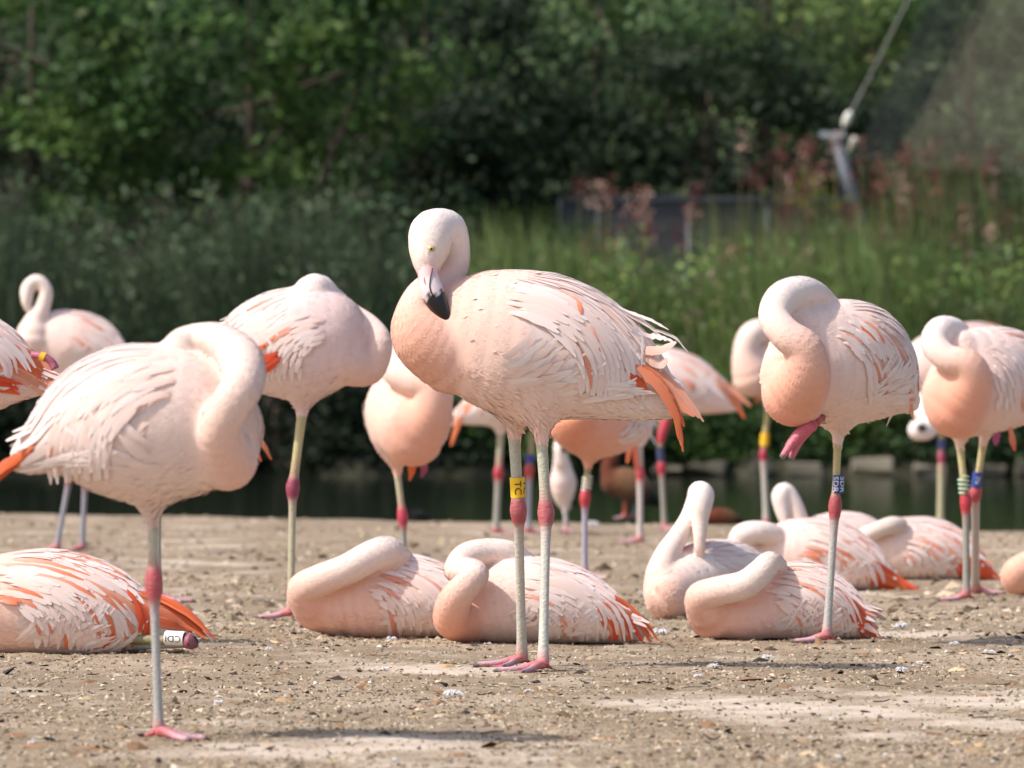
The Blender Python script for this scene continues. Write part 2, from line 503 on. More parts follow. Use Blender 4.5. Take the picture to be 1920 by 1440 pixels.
def put_feathers(root, base, B, D, lst, r, lying=False):
    """large single feathers: each path is laid on the plumage where it crosses the body and runs free beyond it"""
    ts = np.linspace(-.2, .2, 26)
    for fx in lst:
        q = crom(np.array([(x[0], x[1], x[2] if len(x) > 2 else 0) for x in fx['p']], float), 6)
        pts = np.stack([P(a_[0], a_[1], D + a_[2]) for a_ in q]); n_ = len(q)
        if not fx.get('free'):
            g = np.stack([[P(a_[0], a_[1], D + t) for t in ts] for a_ in q])
            fv = B.torso_sdf(g); ins = fv < 0
            hit = ins.any(1); k1 = np.maximum(np.argmax(ins, 1), 1); ar_ = np.arange(n_); fa_, fb2 = fv[ar_, k1 - 1], fv[ar_, k1]
            first = ts[k1 - 1] + (ts[1] - ts[0]) * np.clip(fa_ / np.where(fa_ - fb2 == 0, 1, fa_ - fb2), 0, 1)
            if hit.any():
                idx = np.arange(n_); dy = np.interp(idx, idx[hit], first[hit])
                dy = np.convolve(np.pad(dy, 2, mode='edge'), np.ones(5) / 5, mode='valid')
                uu = np.linspace(0, 1, n_); lf = .003 + fx.get('lift', .004) * (.35 + 1.0 * uu) - .010 * np.maximum(0, 1 - uu / .28)
                pts = np.stack([P(a_[0], a_[1], D + d_ - l_) for a_, d_, l_ in zip(q, dy, lf)])
        if lying: pts[:, 2] = np.maximum(pts[:, 2], .004)
        tg = unit(np.gradient(pts, axis=0))
        if fx.get('free'):
            nr = np.tile(unit(np.array([fx.get('nx', .15), -1, fx.get('nz', .45)])), (n_, 1))
        else:
            e = .004; gr = np.stack([B.torso_sdf(pts + np.eye(3)[k] * e) - B.torso_sdf(pts - np.eye(3)[k] * e) for k in range(3)], -1)
            nr = unit(unit(gr) + np.array([0, -.35, .1]))
        nr = unit(nr - tg * (tg * nr).sum(1, keepdims=True))
        m_ = MB(); strip(m_, pts, nr, fx['w'] * D / F_PX * .9, fx['c'], fx.get('camber', .10), seed=int(r.integers(1e6)), fray=fx.get('fray', .09), col2=fx.get('c2'), edge=fx.get('e'), soft=.5, ramp=.22 if fx.get('free') else .5)
        add('feather', m_.mesh('feather', [M['feather']], base), root)
def fan(b, cx, cy, rx, ry, n, w, orange=.12, a0=(18, 105), span=(34, 58), seed=1, cols=None, lying=False):
    """wing feathers sweeping over the back in arcs, inner ones lying over outer ones"""
    r = np.random.default_rng(seed); out = []
    for i in range(n):
        f = (i + r.random() * .7) / n; g = ((i * .618034) + .1 * r.random()) % 1
        A0 = math.radians(a0[0] + (a0[1] - a0[0]) * g); sp = math.radians(r.uniform(*span))
        RX, RY = rx[0] + (rx[1] - rx[0]) * f, ry[0] + (ry[1] - ry[0]) * f
        A1 = max(A0 - sp, math.radians(-8)); p = []
        for t in (0, .35, .7, 1):
            a_ = A0 + (A1 - A0) * t; p.append((cx + RX * math.cos(a_), cy - RY * math.sin(a_)))
        c = (cols or [PALE, PALE, WHITE])[r.integers(3)] * r.uniform(.97, 1.03)
        d = dict(p=p, w=w * r.uniform(.8, 1.2), c=c * .6 + PEACH * .4, c2=c * .4 + WHITE * .6, lift=.002 + .004 * (1 - f), camber=.07, fray=.06)
        if r.random() < orange:
            d['c'] = PEACH if r.random() < .6 else ORNG * .5 + PEACH * .5; d['c2'] = (ORNG if orange > .2 else ORNG * .7 + PEACH * .3) * r.uniform(.9, 1.05); d['w'] *= .75
        out.append(d)
    out.sort(key=lambda q: q['lift'])
    put_feathers(b['root'], b['base'], b['body'], b['D'], out, r, lying)
def between(pa, pb, n, w, cs, seed=1, jit=2.0, shrt=.95, **k):
    r = np.random.default_rng(seed); pa, pb = np.array(pa, float), np.array(pb, float); out = []
    for i in range(n):
        t = i / max(n - 1, 1); p = pa * (1 - t) + pb * t; p[:, :2] += r.normal(0, jit, 2)[None] * .7 + r.normal(0, jit, (len(pa), 2)) * np.linspace(.2, 1.2, len(pa))[:, None]; p = p[0] + (p - p[0]) * r.uniform(shrt, 1.05)
        c = cs[r.integers(len(cs))] * r.uniform(.9, 1.1); c2 = cs[r.integers(len(cs))] * r.uniform(.9, 1.1)
        out.append(dict(p=[tuple(x) for x in p], w=w * r.uniform(.8, 1.2), c=c, c2=c2, lift=.003 + .004 * (1 - t), fray=.12, **k))
    return out

def bird(label, foot_py, torso, neck, D=None, lat=.86, wing=(), legs=(), h=.0055, cards=14000, group=None, lying=False,
         bodyc=None, neckc=None, orange=.14, wingk=1.0, seed=1, feathers=True, pxfeathers=(), thigh=True, base_px=None, wcol=None, tail=True,
         clen=.013, droop=1.0, wing_s=(0, 1), nfeat=1.0, name='flamingo', cat='flamingo', tailcol=None, flank=1.0, wing_in=0.0):
    D = D or ground_d(foot_py)
    r = np.random.default_rng(seed)
    sc = lambda dy: (D + dy) / F_PX
    W_ = lambda s: P(s[0], s[1], D + (s[3] if len(s) > 3 else 0))
    def chain(sts, cols, sign, n):
        pos = np.array([W_(s) for s in sts]); rad = np.array([s[2] * sc(s[3] if len(s) > 3 else 0) for s in sts])
        cols = np.asarray(cols); x = np.linspace(0, 1, len(sts)); xc = np.linspace(0, 1, len(cols))
        cc = np.stack([np.interp(x, xc, cols[:, i]) for i in range(3)], -1)
        return Chain(pos, rad, cc, sign, n)
    bodyc = bodyc or [PEACH, PALE, PALE, WHITE]
    neckc = neckc or [SALM, PEACH, PALE, CREAM]
    tc = [chain(torso, bodyc, 1, 4)]
    for wch in wing:
        tc.append(chain(wch, [bodyc[1], bodyc[2], bodyc[-1]], 1, 3))
    nk = chain(neck, neckc, -1, 4) if neck else None
    a3 = tc[0].p[-1] - tc[0].p[0]; axh = unit(np.array([a3[0], a3[1], 0])); Lv = np.array([-axh[1], axh[0], 0])
    ths = []
    for lg in legs:
        if lg.get('thigh', thigh) and not lying:
            hp = W_(lg['hip']); kn = W_(lg['knee']); dv = unit(kn - hp); r1 = lg.get('r1', .0098)
            pos = np.array([hp - dv * .06, hp - dv * .02, hp + dv * .016, hp + dv * .045, hp + dv * .06]); rad = np.array([.05, .034, r1 * 1.75, r1 * 1.12, r1 * .8])
            ths.append(Chain(pos, rad, np.repeat([bodyc[1]], 5, 0), 1, 3))
    B = Body(tc, nk, ths, Lv, lat, tc[0].p[len(tc[0].p) // 2])
    f, lo = B.grid(h)
    V, Q = surface_nets(f, lo, h)
    if lying: V[:, 2] = np.maximum(V[:, 2], 0.001 + 0.002 * np.sin(V[:, 0] * 60))
    col, flow = B.shade(V)
    n1 = np.sin(V[:, 0] * 31 + seed) * np.sin(V[:, 2] * 37 + seed * 2) * np.sin(V[:, 1] * 29)
    col = col * (1 + .05 * n1[:, None])
    vol = np.einsum('ij,ij->i', V[Q[:, 0]] - V.mean(0), np.cross(V[Q[:, 2]] - V[Q[:, 0]], V[Q[:, 3]] - V[Q[:, 1]])).sum()
    if vol < 0: Q = Q[:, ::-1].copy()
    N = vert_normals(V, Q)
    # base point
    if base_px is None:
        base_px = (legs[0]['ankle'][0], foot_py) if (legs and not lying) else (torso[len(torso) // 2][0], foot_py)
    base = P(base_px[0], base_px[1], D); base[2] = 0
    root = empty(name, base)
    tag(root, label, cat, group)
    # ---- legs and feet belong to the same continuous body mesh
    mb = MB()
    for lg in legs:
        pts = [W_(lg[k]) for k in ('hip', 'knee', 'ankle')]
        kw = {k: lg[k] for k in ('r1', 'rk', 'r2', 'tib', 'tar', 'kc', 'kl') if k in lg}
        if not lying and not lg.get('free'):
            pts[2][2] = .014
        build_leg(mb, *pts, sides=lg.get('sides', 12), **kw)
        if 'heading' in lg:
            g = pts[2].copy(); lift = 0.0
            if not lg.get('free'): g[2] = 0.0
            else: lift = -.012
            build_foot(mb, g, math.radians(lg['heading']), lg.get('size', .088), lift, lg.get('pitch', 0.0))
    uvb = np.zeros((len(V), 2))
    if mb.n:
        LV, LQ, LT, Lc, Luv = mb.arrays()
        nv = len(V)
        AV = np.vstack([V, LV]); AQ = np.vstack([Q, LQ + nv]); AT = LT + nv
        Ac = np.vstack([col, Lc]); Au = np.vstack([uvb, Luv])
        mi = np.concatenate([np.zeros(len(Q)), np.ones(len(LQ)), np.ones(len(LT))])
    else:
        AV, AQ, AT, Ac, Au, mi = V, Q, None, col, uvb, np.zeros(len(Q))
    add('body', mesh_np('body', AV - base, AQ, AT, [M['plum'], M['skin']], Ac, Au, True, mi), root)
    # ---- contour feathers: small overlapping vanes laid along the plumage
    if cards:
        tri = V[Q]; ar = np.linalg.norm(np.cross(tri[:, 2] - tri[:, 0], tri[:, 3] - tri[:, 1]), axis=1)
        pick = r.choice(len(Q), cards, p=ar / ar.sum())
        w = r.dirichlet((1, 1, 1, 1), cards)
        pts = (tri[pick] * w[..., None]).sum(1); nn = unit((N[Q[pick]] * w[..., None]).sum(1))
        cc, fl = B.shade(pts)
        fl = unit(fl - nn * (fl * nn).sum(1, keepdims=True) + r.normal(0, .12, pts.shape))
        fl = unit(fl - nn * (fl * nn).sum(1, keepdims=True))
        sd = np.cross(nn, fl)
        pc, pr, _, _ = B.prims()
        small = np.ones(cards)
        if nk is not None:
            dn = np.min(np.linalg.norm(pts[:, None] - nk.p[None], axis=-1) / nk.r[None], 1); dt = np.min(np.linalg.norm(pts[:, None] - tc[0].p[None], axis=-1) / tc[0].r[None], 1)
            small = np.where(dn < dt, .5, 1.0)
        le = clen * small * r.uniform(.7, 1.35, cards); wd = le * r.uniform(.45, .65, cards)
        le = np.where(r.random(cards) < .04, le * 1.5, le)
        up = le * np.where(r.random(cards) < .04 * (nn[:, 2] < -.35) + .002, r.uniform(.06, .25, cards), r.uniform(.0, .012, cards))
        bend = np.where((small == 1) & (nn[:, 2] > -.3), le ** 2 / .26, 0)      # vanes follow the curve of the body
        p0 = pts - nn * .0002; p2 = pts + fl * le[:, None] + nn * (up - bend)[:, None]
        mid = pts + fl * (le * .5)[:, None] + nn * (up * .55 + .0003 - bend * .25)[:, None]
        p1, p3 = mid + sd * wd[:, None] * .5, mid - sd * wd[:, None] * .5
        CV = np.stack([p0, p3, p2, p1], 1).reshape(-1, 3)
        if lying: CV[:, 2] = np.maximum(CV[:, 2], .001)
        cn = unit(nn + r.normal(0, .05, nn.shape) - fl * .04)
        cc = cc * r.uniform(.96, 1.035, (cards, 1)) * (1 + r.normal(0, .008, (cards, 3)))
        pl = add('plumage', mesh_np('plumage', CV - base, np.arange(cards * 4).reshape(-1, 4), None, [M['down']], np.repeat(cc, 4, 0), None, True, None, np.repeat(cn, 4, 0)), root)
        tag(pl, kind='stuff')
    # ---- wing, scapular, flank and tail feathers on (s, theta) of the torso
    if feathers:
        ax = tc[0]
        ss = np.concatenate([[0], np.cumsum(np.linalg.norm(np.diff(ax.p, axis=0), axis=1))]); Lb = ss[-1]; ss = ss / Lb
        Tg = unit(np.gradient(ax.p, axis=0))
        Tm = unit(ax.p[-1] - ax.p[0])
        Tg = unit(Tg * .4 + Tm * .6)
        ref = np.sign(np.cross(Tm, Lv)[2]) or 1.0
        def frame(s):
            sc_ = np.clip(s, 0, 1)
            c = np.stack([np.interp(sc_, ss, ax.p[:, i]) for i in range(3)], -1) + Tm * (np.maximum(s - 1, 0) * Lb)[..., None]
            t = unit(np.stack([np.interp(sc_, ss, Tg[:, i]) for i in range(3)], -1))
            u = unit(np.cross(t, Lv) * ref)
            return c, t, u
        def surf(s, th):
            c, t, u = frame(np.minimum(s, .97))
            d = u * np.cos(th)[..., None] + Lv * np.sin(th)[..., None]
            lo_, hi_ = np.zeros(s.shape), np.full(s.shape, .30)
            for _ in range(11):
                m_ = (lo_ + hi_) / 2
                ins = B.torso_sdf(c + d * m_[..., None]) < 0
                lo_ = np.where(ins, m_, lo_); hi_ = np.where(ins, hi_, m_)
            over = np.maximum(s - .97, 0) * Lb
            pos = c + d * lo_[..., None] + Tm * over[..., None] - np.array([0, 0, .25]) * (over ** 1.0)[..., None]
            return pos, unit(d + t * .15)
        stuff = MB(); solo = []
        wc = wcol or [PALE, WHITE, PINK]
        def rowset(n, s0, th0, le, wd, dth, lift, kind, K=7, orn=orange, ind=False, cols=None, camber=.14, fray=.0, base_off=.001):
            n = max(1, int(n * nfeat))
            for sgn in (1, -1):
                ii = np.arange(n) + r.random(); fa = (ii * .7548777) % 1; fb_ = (ii * .5698403) % 1
                a = s0[0] + (s0[1] - s0[0]) * fa; th = np.radians(th0[0] + (th0[1] - th0[0]) * fb_ + r.normal(0, 1.2, n)); L_ = r.uniform(*le, n) * wingk
                dt = np.radians(dth[0] + (dth[1] - dth[0]) * fb_ + r.normal(0, 2.2, n)) * droop
                # feathers nearer the wing's lower edge droop more
                u = np.linspace(0, 1, K)
                S_ = a[:, None] + (L_ / Lb)[:, None] * u[None] * (1 - .18 * np.abs(dt)[:, None] * u[None])
                TH = (th[:, None] + dt[:, None] * (u[None] ** 1.6)) * sgn
                pos, nrm = surf(S_, TH)
                off = base_off + lift * u[None] ** 1.2 * r.uniform(.6, 1.4, n)[:, None] - .004 * np.maximum(0, 1 - u[None] / .3)
                pos = pos + nrm * off[..., None]
                if lying: pos[..., 2] = np.maximum(pos[..., 2], .004)
                for i in range(n):
                    cl = (cols or wc)[r.integers(len(cols or wc))] * r.uniform(.96, 1.03)
                    c2, ed = None, None
                    if cols is None: c2 = cl * .4 + WHITE * .6; cl = cl * .55 + PEACH * .45
                    if cols is None and r.random() < orn:
                        if r.random() < .6: cl = PEACH; c2 = ORNG * .75 + PEACH * .25
                        else: cl = ORNG * .5 + PEACH * .5; ed = PALE
                    elif cols is None and r.random() < .2:
                        ed = PEACH
                    m_ = MB() if ind else stuff
                    strip(m_, pos[i], nrm[i], r.uniform(*wd) * (wingk * .5 + .5), cl, camber, seed=int(r.integers(1e6)), fray=fray, col2=c2, edge=ed, nc=5 if ind else 3, soft=.6 if ind else .8)
                    if ind: solo.append(m_)
        w0, w1 = wing_s
        q = lambda x: w0 + (w1 - w0) * x
        if tail:
            rowset(7, (q(.72), q(.86)), (12, 80), (.11, .15), (.017, .023), (-6, 14), .004, 'primary', 8, ind=True, cols=tailcol or [ORNG, RED * .6 + ORNG * .4, ORNG * .8 + PEACH * .2], fray=.05, base_off=-.002)
        rowset(15, (q(.44), q(.66)), (14, 80), (.12, .17), (.017, .023), (6, 40), .003, 'tertial', 9, orn=orange * 1.2, ind=False, fray=.05, camber=.07)
        rowset(44, (q(.32), q(.56)), (22, 84), (.08, .12), (.014, .019), (10, 42), .003, 'covert', 8, fray=.05, camber=.07)
        rowset(34, (q(.28), q(.46)), (20, 92), (.05, .075), (.012, .016), (8, 36), .0014, 'covert', 6, fray=.05, camber=.05, orn=orange * .8)
        rowset(50, (q(.18), q(.62)), (1, 24), (.07, .12), (.013, .017), (1, 9), .003, 'scapular', 8, fray=.05, camber=.07, orn=orange * .6)
        rowset(int(30 * flank), (q(.24), q(.62)), (108, 132), (.05, .08), (.012, .017), (-34, -10), .006, 'flank', 7, orn=.0, cols=[WHITE, PALE, WHITE * .5 + PALE * .5], camber=.06, fray=.12)
        st_ = add('wing_coverts', stuff.mesh('wing_coverts', [M['feather']], base), root); tag(st_, kind='stuff')
        for m_ in solo:
            add('feather', m_.mesh('feather', [M['feather']], base), root)
    put_feathers(root, base, B, D, pxfeathers, r, lying)
    return dict(root=root, base=base, D=D, W=W_, sc=sc(0), body=B)
# ------------------------------------------------------------------ near ground, water, litter
def edge_y(x):
    return 24.45 - .77 * x + .12 * np.sin(x * 3.1) + .07 * np.sin(x * 8.3 + 1)
def gnoise(x, y, f, s):
    return (np.sin(x * f + s) * np.sin(y * f * .93 + s * 1.7) + .5 * np.sin(x * f * 2.3 + y * f * 1.1 + s * 3) + .35 * np.sin(y * f * 3.1 - x * f * 1.7 + s)) / 1.85
def ground_z(x, y):
    z = .006 * gnoise(x, y, 2.1, .4) + .003 * gnoise(x, y, 9, 1.2)
    fine = np.exp(-((y - 10.5) / 6.5) ** 2)
    z = z + fine * (.0028 * gnoise(x, y, 33, 2.2) + .0018 * gnoise(x, y, 83, .7))
    d = y - edge_y(x)
    return z - np.clip(d + .05, 0, None) * .45 * (d < 3) - np.where(d >= 3, 1.37, 0)
def litter_amount(x, y):
    """0 bare trodden sand .. 1 crumbly litter; broad drifts"""
    n = gnoise(x * 1.0, y * .75, 3.2, 5.1) + .6 * gnoise(x, y, 9.5, 2.7)
    px = 960 + x / y * F_PX; py = Y_HOR + H_CAM / y * F_PX
    w = .5 * gnoise(x, y, 2.3, 8.2) + .3 * gnoise(x, y, 6.1, 3.3)
    bare = np.exp(-(((y - 9.35 - .5 * w) / .5) ** 2)) * np.clip(x * 1.6 + .45 + w, 0, 1) + .7 * np.exp(-(((y - 8.55 - .5 * x + .5 * w) / .4) ** 2)) * np.clip(.5 - x * 1.5 - w, 0, 1)
    return np.clip(.55 + .5 * n - .4 * bare, 0, 1)
rows = np.concatenate([[-30, -8, 0, 3], np.geomspace(5.5, 29, 430)])
inn = np.linspace(-1, 1, 300)
gx = []
for y in rows:
    hw = .125 * max(y, 3) + .9
    gx.append(np.concatenate([[-70, -22, -9], inn * hw, [9, 22, 70]]))
GX = np.array(gx); GY = np.repeat(rows[:, None], GX.shape[1], 1)
GZ = ground_z(GX, GY)
nr, nc = GX.shape
i_ = np.arange(nr - 1)[:, None] * nc; j_ = np.arange(nc - 1)[None]
gQ = np.stack([i_ + j_, i_ + j_ + 1, i_ + nc + j_ + 1, i_ + nc + j_], -1).reshape(-1, 4)
def b_ground(nt, b, N, L):
    a = N('ShaderNodeAttribute'); a.attribute_name = 'Col'
    tc = N('ShaderNodeTexCoord')
    def noise(s, d=5):
        n = N('ShaderNodeTexNoise'); n.inputs['Scale'].default_value = s; n.inputs['Detail'].default_value = d; n.inputs['Roughness'].default_value = .65
        L(tc.outputs['Object'], n.inputs['Vector']); return n
    n1, n2, n3 = noise(9), noise(70), noise(260, 3)
    sp = N('ShaderNodeSeparateColor'); L(a.outputs['Color'], sp.inputs[0])
    ad = N('ShaderNodeMath'); ad.operation = 'MULTIPLY_ADD'; L(n1.outputs[0], ad.inputs[0]); ad.inputs[1].default_value = .9; L(sp.outputs[0], ad.inputs[2])
    ad2 = N('ShaderNodeMath'); ad2.operation = 'MULTIPLY_ADD'; L(n2.outputs[0], ad2.inputs[0]); ad2.inputs[1].default_value = .5; L(ad.outputs[0], ad2.inputs[2])
    rp = N('ShaderNodeValToRGB')
    e = rp.color_ramp.elements
    e[0].position = .75; e[0].color = (*lin(206, 187, 168), 1)
    e[1].position = 1.65; e[1].color = (*lin(140, 121, 98), 1)
    m = e.new(1.15); m.color = (*lin(178, 157, 135), 1)
    mr = N('ShaderNodeMapRange'); mr.inputs[1].default_value = .45; mr.inputs[2].default_value = 1.75
    L(ad2.outputs[0], mr.inputs[0]); L(mr.outputs[0], rp.inputs[0])
    e[0].position, e[1].position = .15, .92
    rp.color_ramp.elements[1].position = .52
    ml = N('ShaderNodeMapRange'); ml.inputs[3].default_value = .72; ml.inputs[4].default_value = 1.25
    L(n3.outputs[0], ml.inputs[0])
    vm = N('ShaderNodeVectorMath'); vm.operation = 'SCALE'; L(rp.outputs[0], vm.inputs[0]); L(ml.outputs[0], vm.inputs['Scale'])
    L(vm.outputs[0], b.inputs['Base Color'])
    hm = N('ShaderNodeMath'); hm.operation = 'MULTIPLY_ADD'; L(n3.outputs[0], hm.inputs[0]); hm.inputs[1].default_value = .4; L(n2.outputs[0], hm.inputs[2])
    bp = N('ShaderNodeBump'); bp.inputs['Strength'].default_value = .8; bp.inputs['Distance'].default_value = .006
    L(hm.outputs[0], bp.inputs['Height']); L(bp.outputs[0], b.inputs['Normal'])
    b.inputs['Specular IOR Level'].default_value = .15
M['ground'] = mat('sandy_ground', .95, b_ground)
la = litter_amount(GX, np.maximum(GY, 1)).ravel()
go = add('ground', mesh_np('ground', np.stack([GX, GY, GZ], -1).reshape(-1, 3), gQ, None, [M['ground']], np.repeat(la[:, None], 3, 1)))
tag(go, kind='structure')
def b_water(nt, b, N, L):
    tc = N('ShaderNodeTexCoord'); mp = N('ShaderNodeMapping'); mp.inputs['Scale'].default_value = (1.2, 4.0, 1)
    L(tc.outputs['Object'], mp.inputs[0])
    n = N('ShaderNodeTexNoise'); n.inputs['Scale'].default_value = 1.6; n.inputs['Detail'].default_value = 4; L(mp.outputs[0], n.inputs['Vector'])
    bp = N('ShaderNodeBump'); bp.inputs['Strength'].default_value = .12; bp.inputs['Distance'].default_value = .05
    L(n.outputs[0], bp.inputs['Height']); L(bp.outputs[0], b.inputs['Normal'])
M['water'] = mat('pond_water', .06, b_water, **{'Base Color': (.012, .016, .010, 1), 'IOR': 1.33})
wv, wq = np.array([[-90, 15, -.13], [90, 15, -.13], [90, 53.5, -.13], [-90, 53.5, -.13]], float), [[0, 1, 2, 3]]
# the near edge of the pond follows the bank well under the sand
tag(add('water', mesh_np('water', wv + np.array([0, 0, 0]), wq, None, [M['water']])), kind='structure')

# litter: crumbs, bark chips, leaf bits
def chips(n, y0, y1, size, cols, thick=.25, seed=0, dens=True, flat=.5, margin=.35):
    r = np.random.default_rng(seed)
    y = 1 / (1 / y1 + (1 / y0 - 1 / y1) * r.random(n * 3)); x = r.uniform(-1, 1, n * 3) * (.0905 * y + margin)
    if dens:
        keep = r.random(n * 3) < .16 + .84 * litter_amount(x, y)
        x, y = x[keep][:n], y[keep][:n]
    else: x, y = x[:n], y[:n]
    ok = y < edge_y(x) - .1; x, y = x[ok], y[ok]; n = len(x)
    s = r.uniform(size[0], size[1], n) * (r.random(n) ** 1.5 * 1.2 + .35)
    asp = r.uniform(.25, .8, n)
    u = r.uniform(0, 2 * np.pi, n); tx, ty = r.normal(0, flat * .5, n), r.normal(0, flat * .5, n)
    ax = np.stack([np.cos(u), np.sin(u), tx], -1); bx = np.stack([-np.sin(u), np.cos(u), ty], -1)
    nz = unit(np.cross(ax, bx))
    c = np.stack([x, y, ground_z(x, y) + s * thick * .4], -1)
    k = 6
    an = np.linspace(0, 2 * np.pi, k, endpoint=False)
    rad = r.uniform(.65, 1.15, (n, k))
    ring = c[:, None] + ax[:, None] * (np.cos(an)[None] * rad * s[:, None] * .5)[..., None] + bx[:, None] * (np.sin(an)[None] * rad * (s * asp)[:, None] * .5)[..., None]
    top = c + nz * (s * thick * r.uniform(.3, 1, n))[:, None]
    V = np.concatenate([ring, top[:, None]], 1)
    V[:, :k] -= (nz * (s * thick * .3)[:, None])[:, None]
    b0 = np.arange(n)[:, None, None] * (k + 1)
    t = np.stack([np.arange(k), (np.arange(k) + 1) % k, np.full(k, k)], -1)[None]
    T = (b0 + t).reshape(-1, 3)
    ci = r.integers(len(cols), size=n)
    cc = np.asarray(cols)[ci] * r.uniform(.7, 1.25, (n, 1))
    return V.reshape(-1, 3), T, np.repeat(cc, k + 1, 0)
lc = [lin(166, 146, 120), lin(180, 160, 136), lin(140, 120, 94), lin(112, 94, 74), lin(190, 174, 152), lin(146, 132, 104)]
dk = [lin(70, 56, 44), lin(86, 66, 48), lin(54, 46, 40), lin(104, 84, 60)]
wt = [lin(226, 220, 212), lin(212, 206, 204), lin(232, 222, 206)]
m_ = MB()
for a_ in (chips(52000, 7.4, 14, (.0035, .010), lc, .35, 1), chips(12000, 12, 26, (.008, .022), lc, .3, 2), chips(4200, 7.4, 14, (.007, .022), lc, .14, 3), chips(1100, 7.4, 16, (.008, .028), dk, .2, 4, True, .5),
           chips(900, 7.4, 14, (.014, .04), [lin(170, 140, 104), lin(186, 160, 126), lin(140, 104, 72)], .12, 5, True, .4), chips(260, 7.4, 22, (.005, .013), wt, .3, 6), chips(1400, 13, 26, (.016, .05), lc + dk[3:], .25, 7)):
    m_.put(a_[0], None, a_[1], a_[2])
lo_ = add('ground_litter', m_.mesh('ground_litter', [M['rough']], smooth=False)); tag(lo_, 'crumbled bark, leaf bits and pebbles strewn over the sand', 'litter', kind='stuff')
# twigs
r_ = np.random.default_rng(9); m_ = MB()
for i in range(80):
    y = 1 / (1 / 15 + (1 / 7.6 - 1 / 15) * r_.random()); x = r_.uniform(-1, 1) * (.0905 * y + .2)
    a = r_.uniform(0, 6.28); l = r_.uniform(.02, .05); z = float(ground_z(np.array(x), np.array(y)))
    p = np.array([[x + math.cos(a) * l * t, y + math.sin(a) * l * t, z + .003 + .006 * r_.random()] for t in (-.5, 0, .5)])
    p[1] += r_.normal(0, .004, 3) * np.array([1, 1, .4])
    V, Q, T, uv = tube(crom(p, 3), np.full(7, r_.uniform(.0006, .0014)), 5); m_.put(V, Q, T, dk[i % 4] * r_.uniform(.8, 1.6))
tag(add('twigs', m_.mesh('twigs', [M['rough']])), 'thin dry twigs scattered among the ground litter', 'twigs', kind='stuff')
# shed white down feathers lying about
FE = [(1338, 1016 + 240, 26), (1690, 1258, 30), (1790, 1208, 24), (850, 1306, 44), (1440, 1232, 26), (1690, 1180, 34), (1855, 1226, 26), (505, 1222, 18), (735, 1200, 26), (722, 1258, 22), (1240, 1190, 40), (410, 1320, 24), (1725, 1245, 20), (1110, 988, 36), (365, 1150, 22), (990, 1300, 16), (1310, 1275, 22), (1560, 1350, 18), (60, 1400, 22), (1205, 1112, 20)]
for k, (fx_, fy_, sz) in enumerate(FE):
    d = ground_d(fy_); c = P(fx_, fy_, d); c[2] = float(ground_z(np.array(c[0]), np.array(c[1])))
    m_ = MB(); L_ = sz / F_PX * d
    for q in range(46):
        a = r_.uniform(0, 6.28); e = r_.uniform(.0, .75)
        dv = np.array([math.cos(a) * math.cos(e), math.sin(a) * math.cos(e), math.sin(e)]) * L_ * .5 * r_.uniform(.6, 1.1)
        p0 = np.array([0, 0, .002]); pth = crom(np.array([p0, p0 + dv * .55 + np.array([0, 0, .1 * L_]), p0 + dv * np.array([1, 1, .55])]), 3)
        nr_ = unit(np.array([r_.normal(0, .3), -.4, 1])); tg = unit(np.gradient(pth, axis=0)); nn = unit(nr_ - tg * (tg @ nr_)[:, None])
        strip(m_, pth, nn, L_ * .07, lin(216, 212, 212), .1, seed=q, fray=.2, nc=3, soft=.7)
    o = add('down_feather', m_.mesh('down_feather', [M['feather']]), None, c)
    tag(o, 'tuft of shed white down lying on the sandy ground', 'feather', 'shed down feathers on the ground')
# ------------------------------------------------------------------ far bank, trees, reeds, fence, net
def far_edge(x): return 50.5 + .15 * np.sin(x * 1.7) + .08 * np.sin(x * 5)
xs = np.concatenate([[-120, -40, -15], np.linspace(-8, 8, 120), [15, 40, 120]]); tb = np.array([-1.5, -.3, 0, .12, .5, 1.5, 4, 10, 20, 45, 120])
tz = np.array([-.9, -.4, -.16, -.02, .04, .08, .15, .4, 1.0, 3, 6])
BX = np.repeat(xs[None], len(tb), 0); BY = far_edge(xs)[None] + tb[:, None]; BZ = np.repeat(tz[:, None], len(xs), 1) + .04 * np.sin(BX * 3.3 + BY * 2)
n0, n1 = BX.shape; i_ = np.arange(n0 - 1)[:, None] * n1; j_ = np.arange(n1 - 1)[None]
bQ = np.stack([i_ + j_, i_ + j_ + 1, i_ + n1 + j_ + 1, i_ + n1 + j_], -1).reshape(-1, 4)
fb = add('far_bank', mesh_np('far_bank', np.stack([BX, BY, BZ], -1).reshape(-1, 3), bQ, None, [M['rough']], np.broadcast_to(lin(58, 56, 38), (BX.size, 3)))); tag(fb, kind='structure')
def leaves(centers, n, spread, size, cols, seed, flat=.6, up=.35, out=None):
    """n leaf-sized kites scattered round each centre"""
    r = np.random.default_rng(seed); c = np.repeat(centers, n, 0); m = len(c)
    off = r.normal(0, 1, (m, 3)) * spread * np.array([1, 1, flat])
    p = c + off
    nn = unit(r.normal(0, 1, (m, 3)) + np.array([-.15, -.5, up * 2]) + (0 if out is None else off / spread * out))
    t = unit(np.cross(nn, r.normal(0, 1, (m, 3)))); b = np.cross(nn, t)
    s = r.uniform(size[0], size[1], m)[:, None]; w = s * r.uniform(.35, .55, (m, 1))
    V = np.stack([p - t * s * .5, p + b * w * .5 - t * s * .05, p + t * s * .5 - nn * s * .08, p - b * w * .5 - t * s * .05], 1).reshape(-1, 3)
    cl = np.asarray(cols)[r.integers(len(cols), size=len(centers))]
    cc = np.repeat(cl, n, 0) * np.array([.78, .74, .86]) * r.uniform(.65, 1.35, (m, 1)) * (1 + r.normal(0, .06, (m, 3)))
    return V, np.arange(m * 4).reshape(-1, 4), np.repeat(cc, 4, 0)
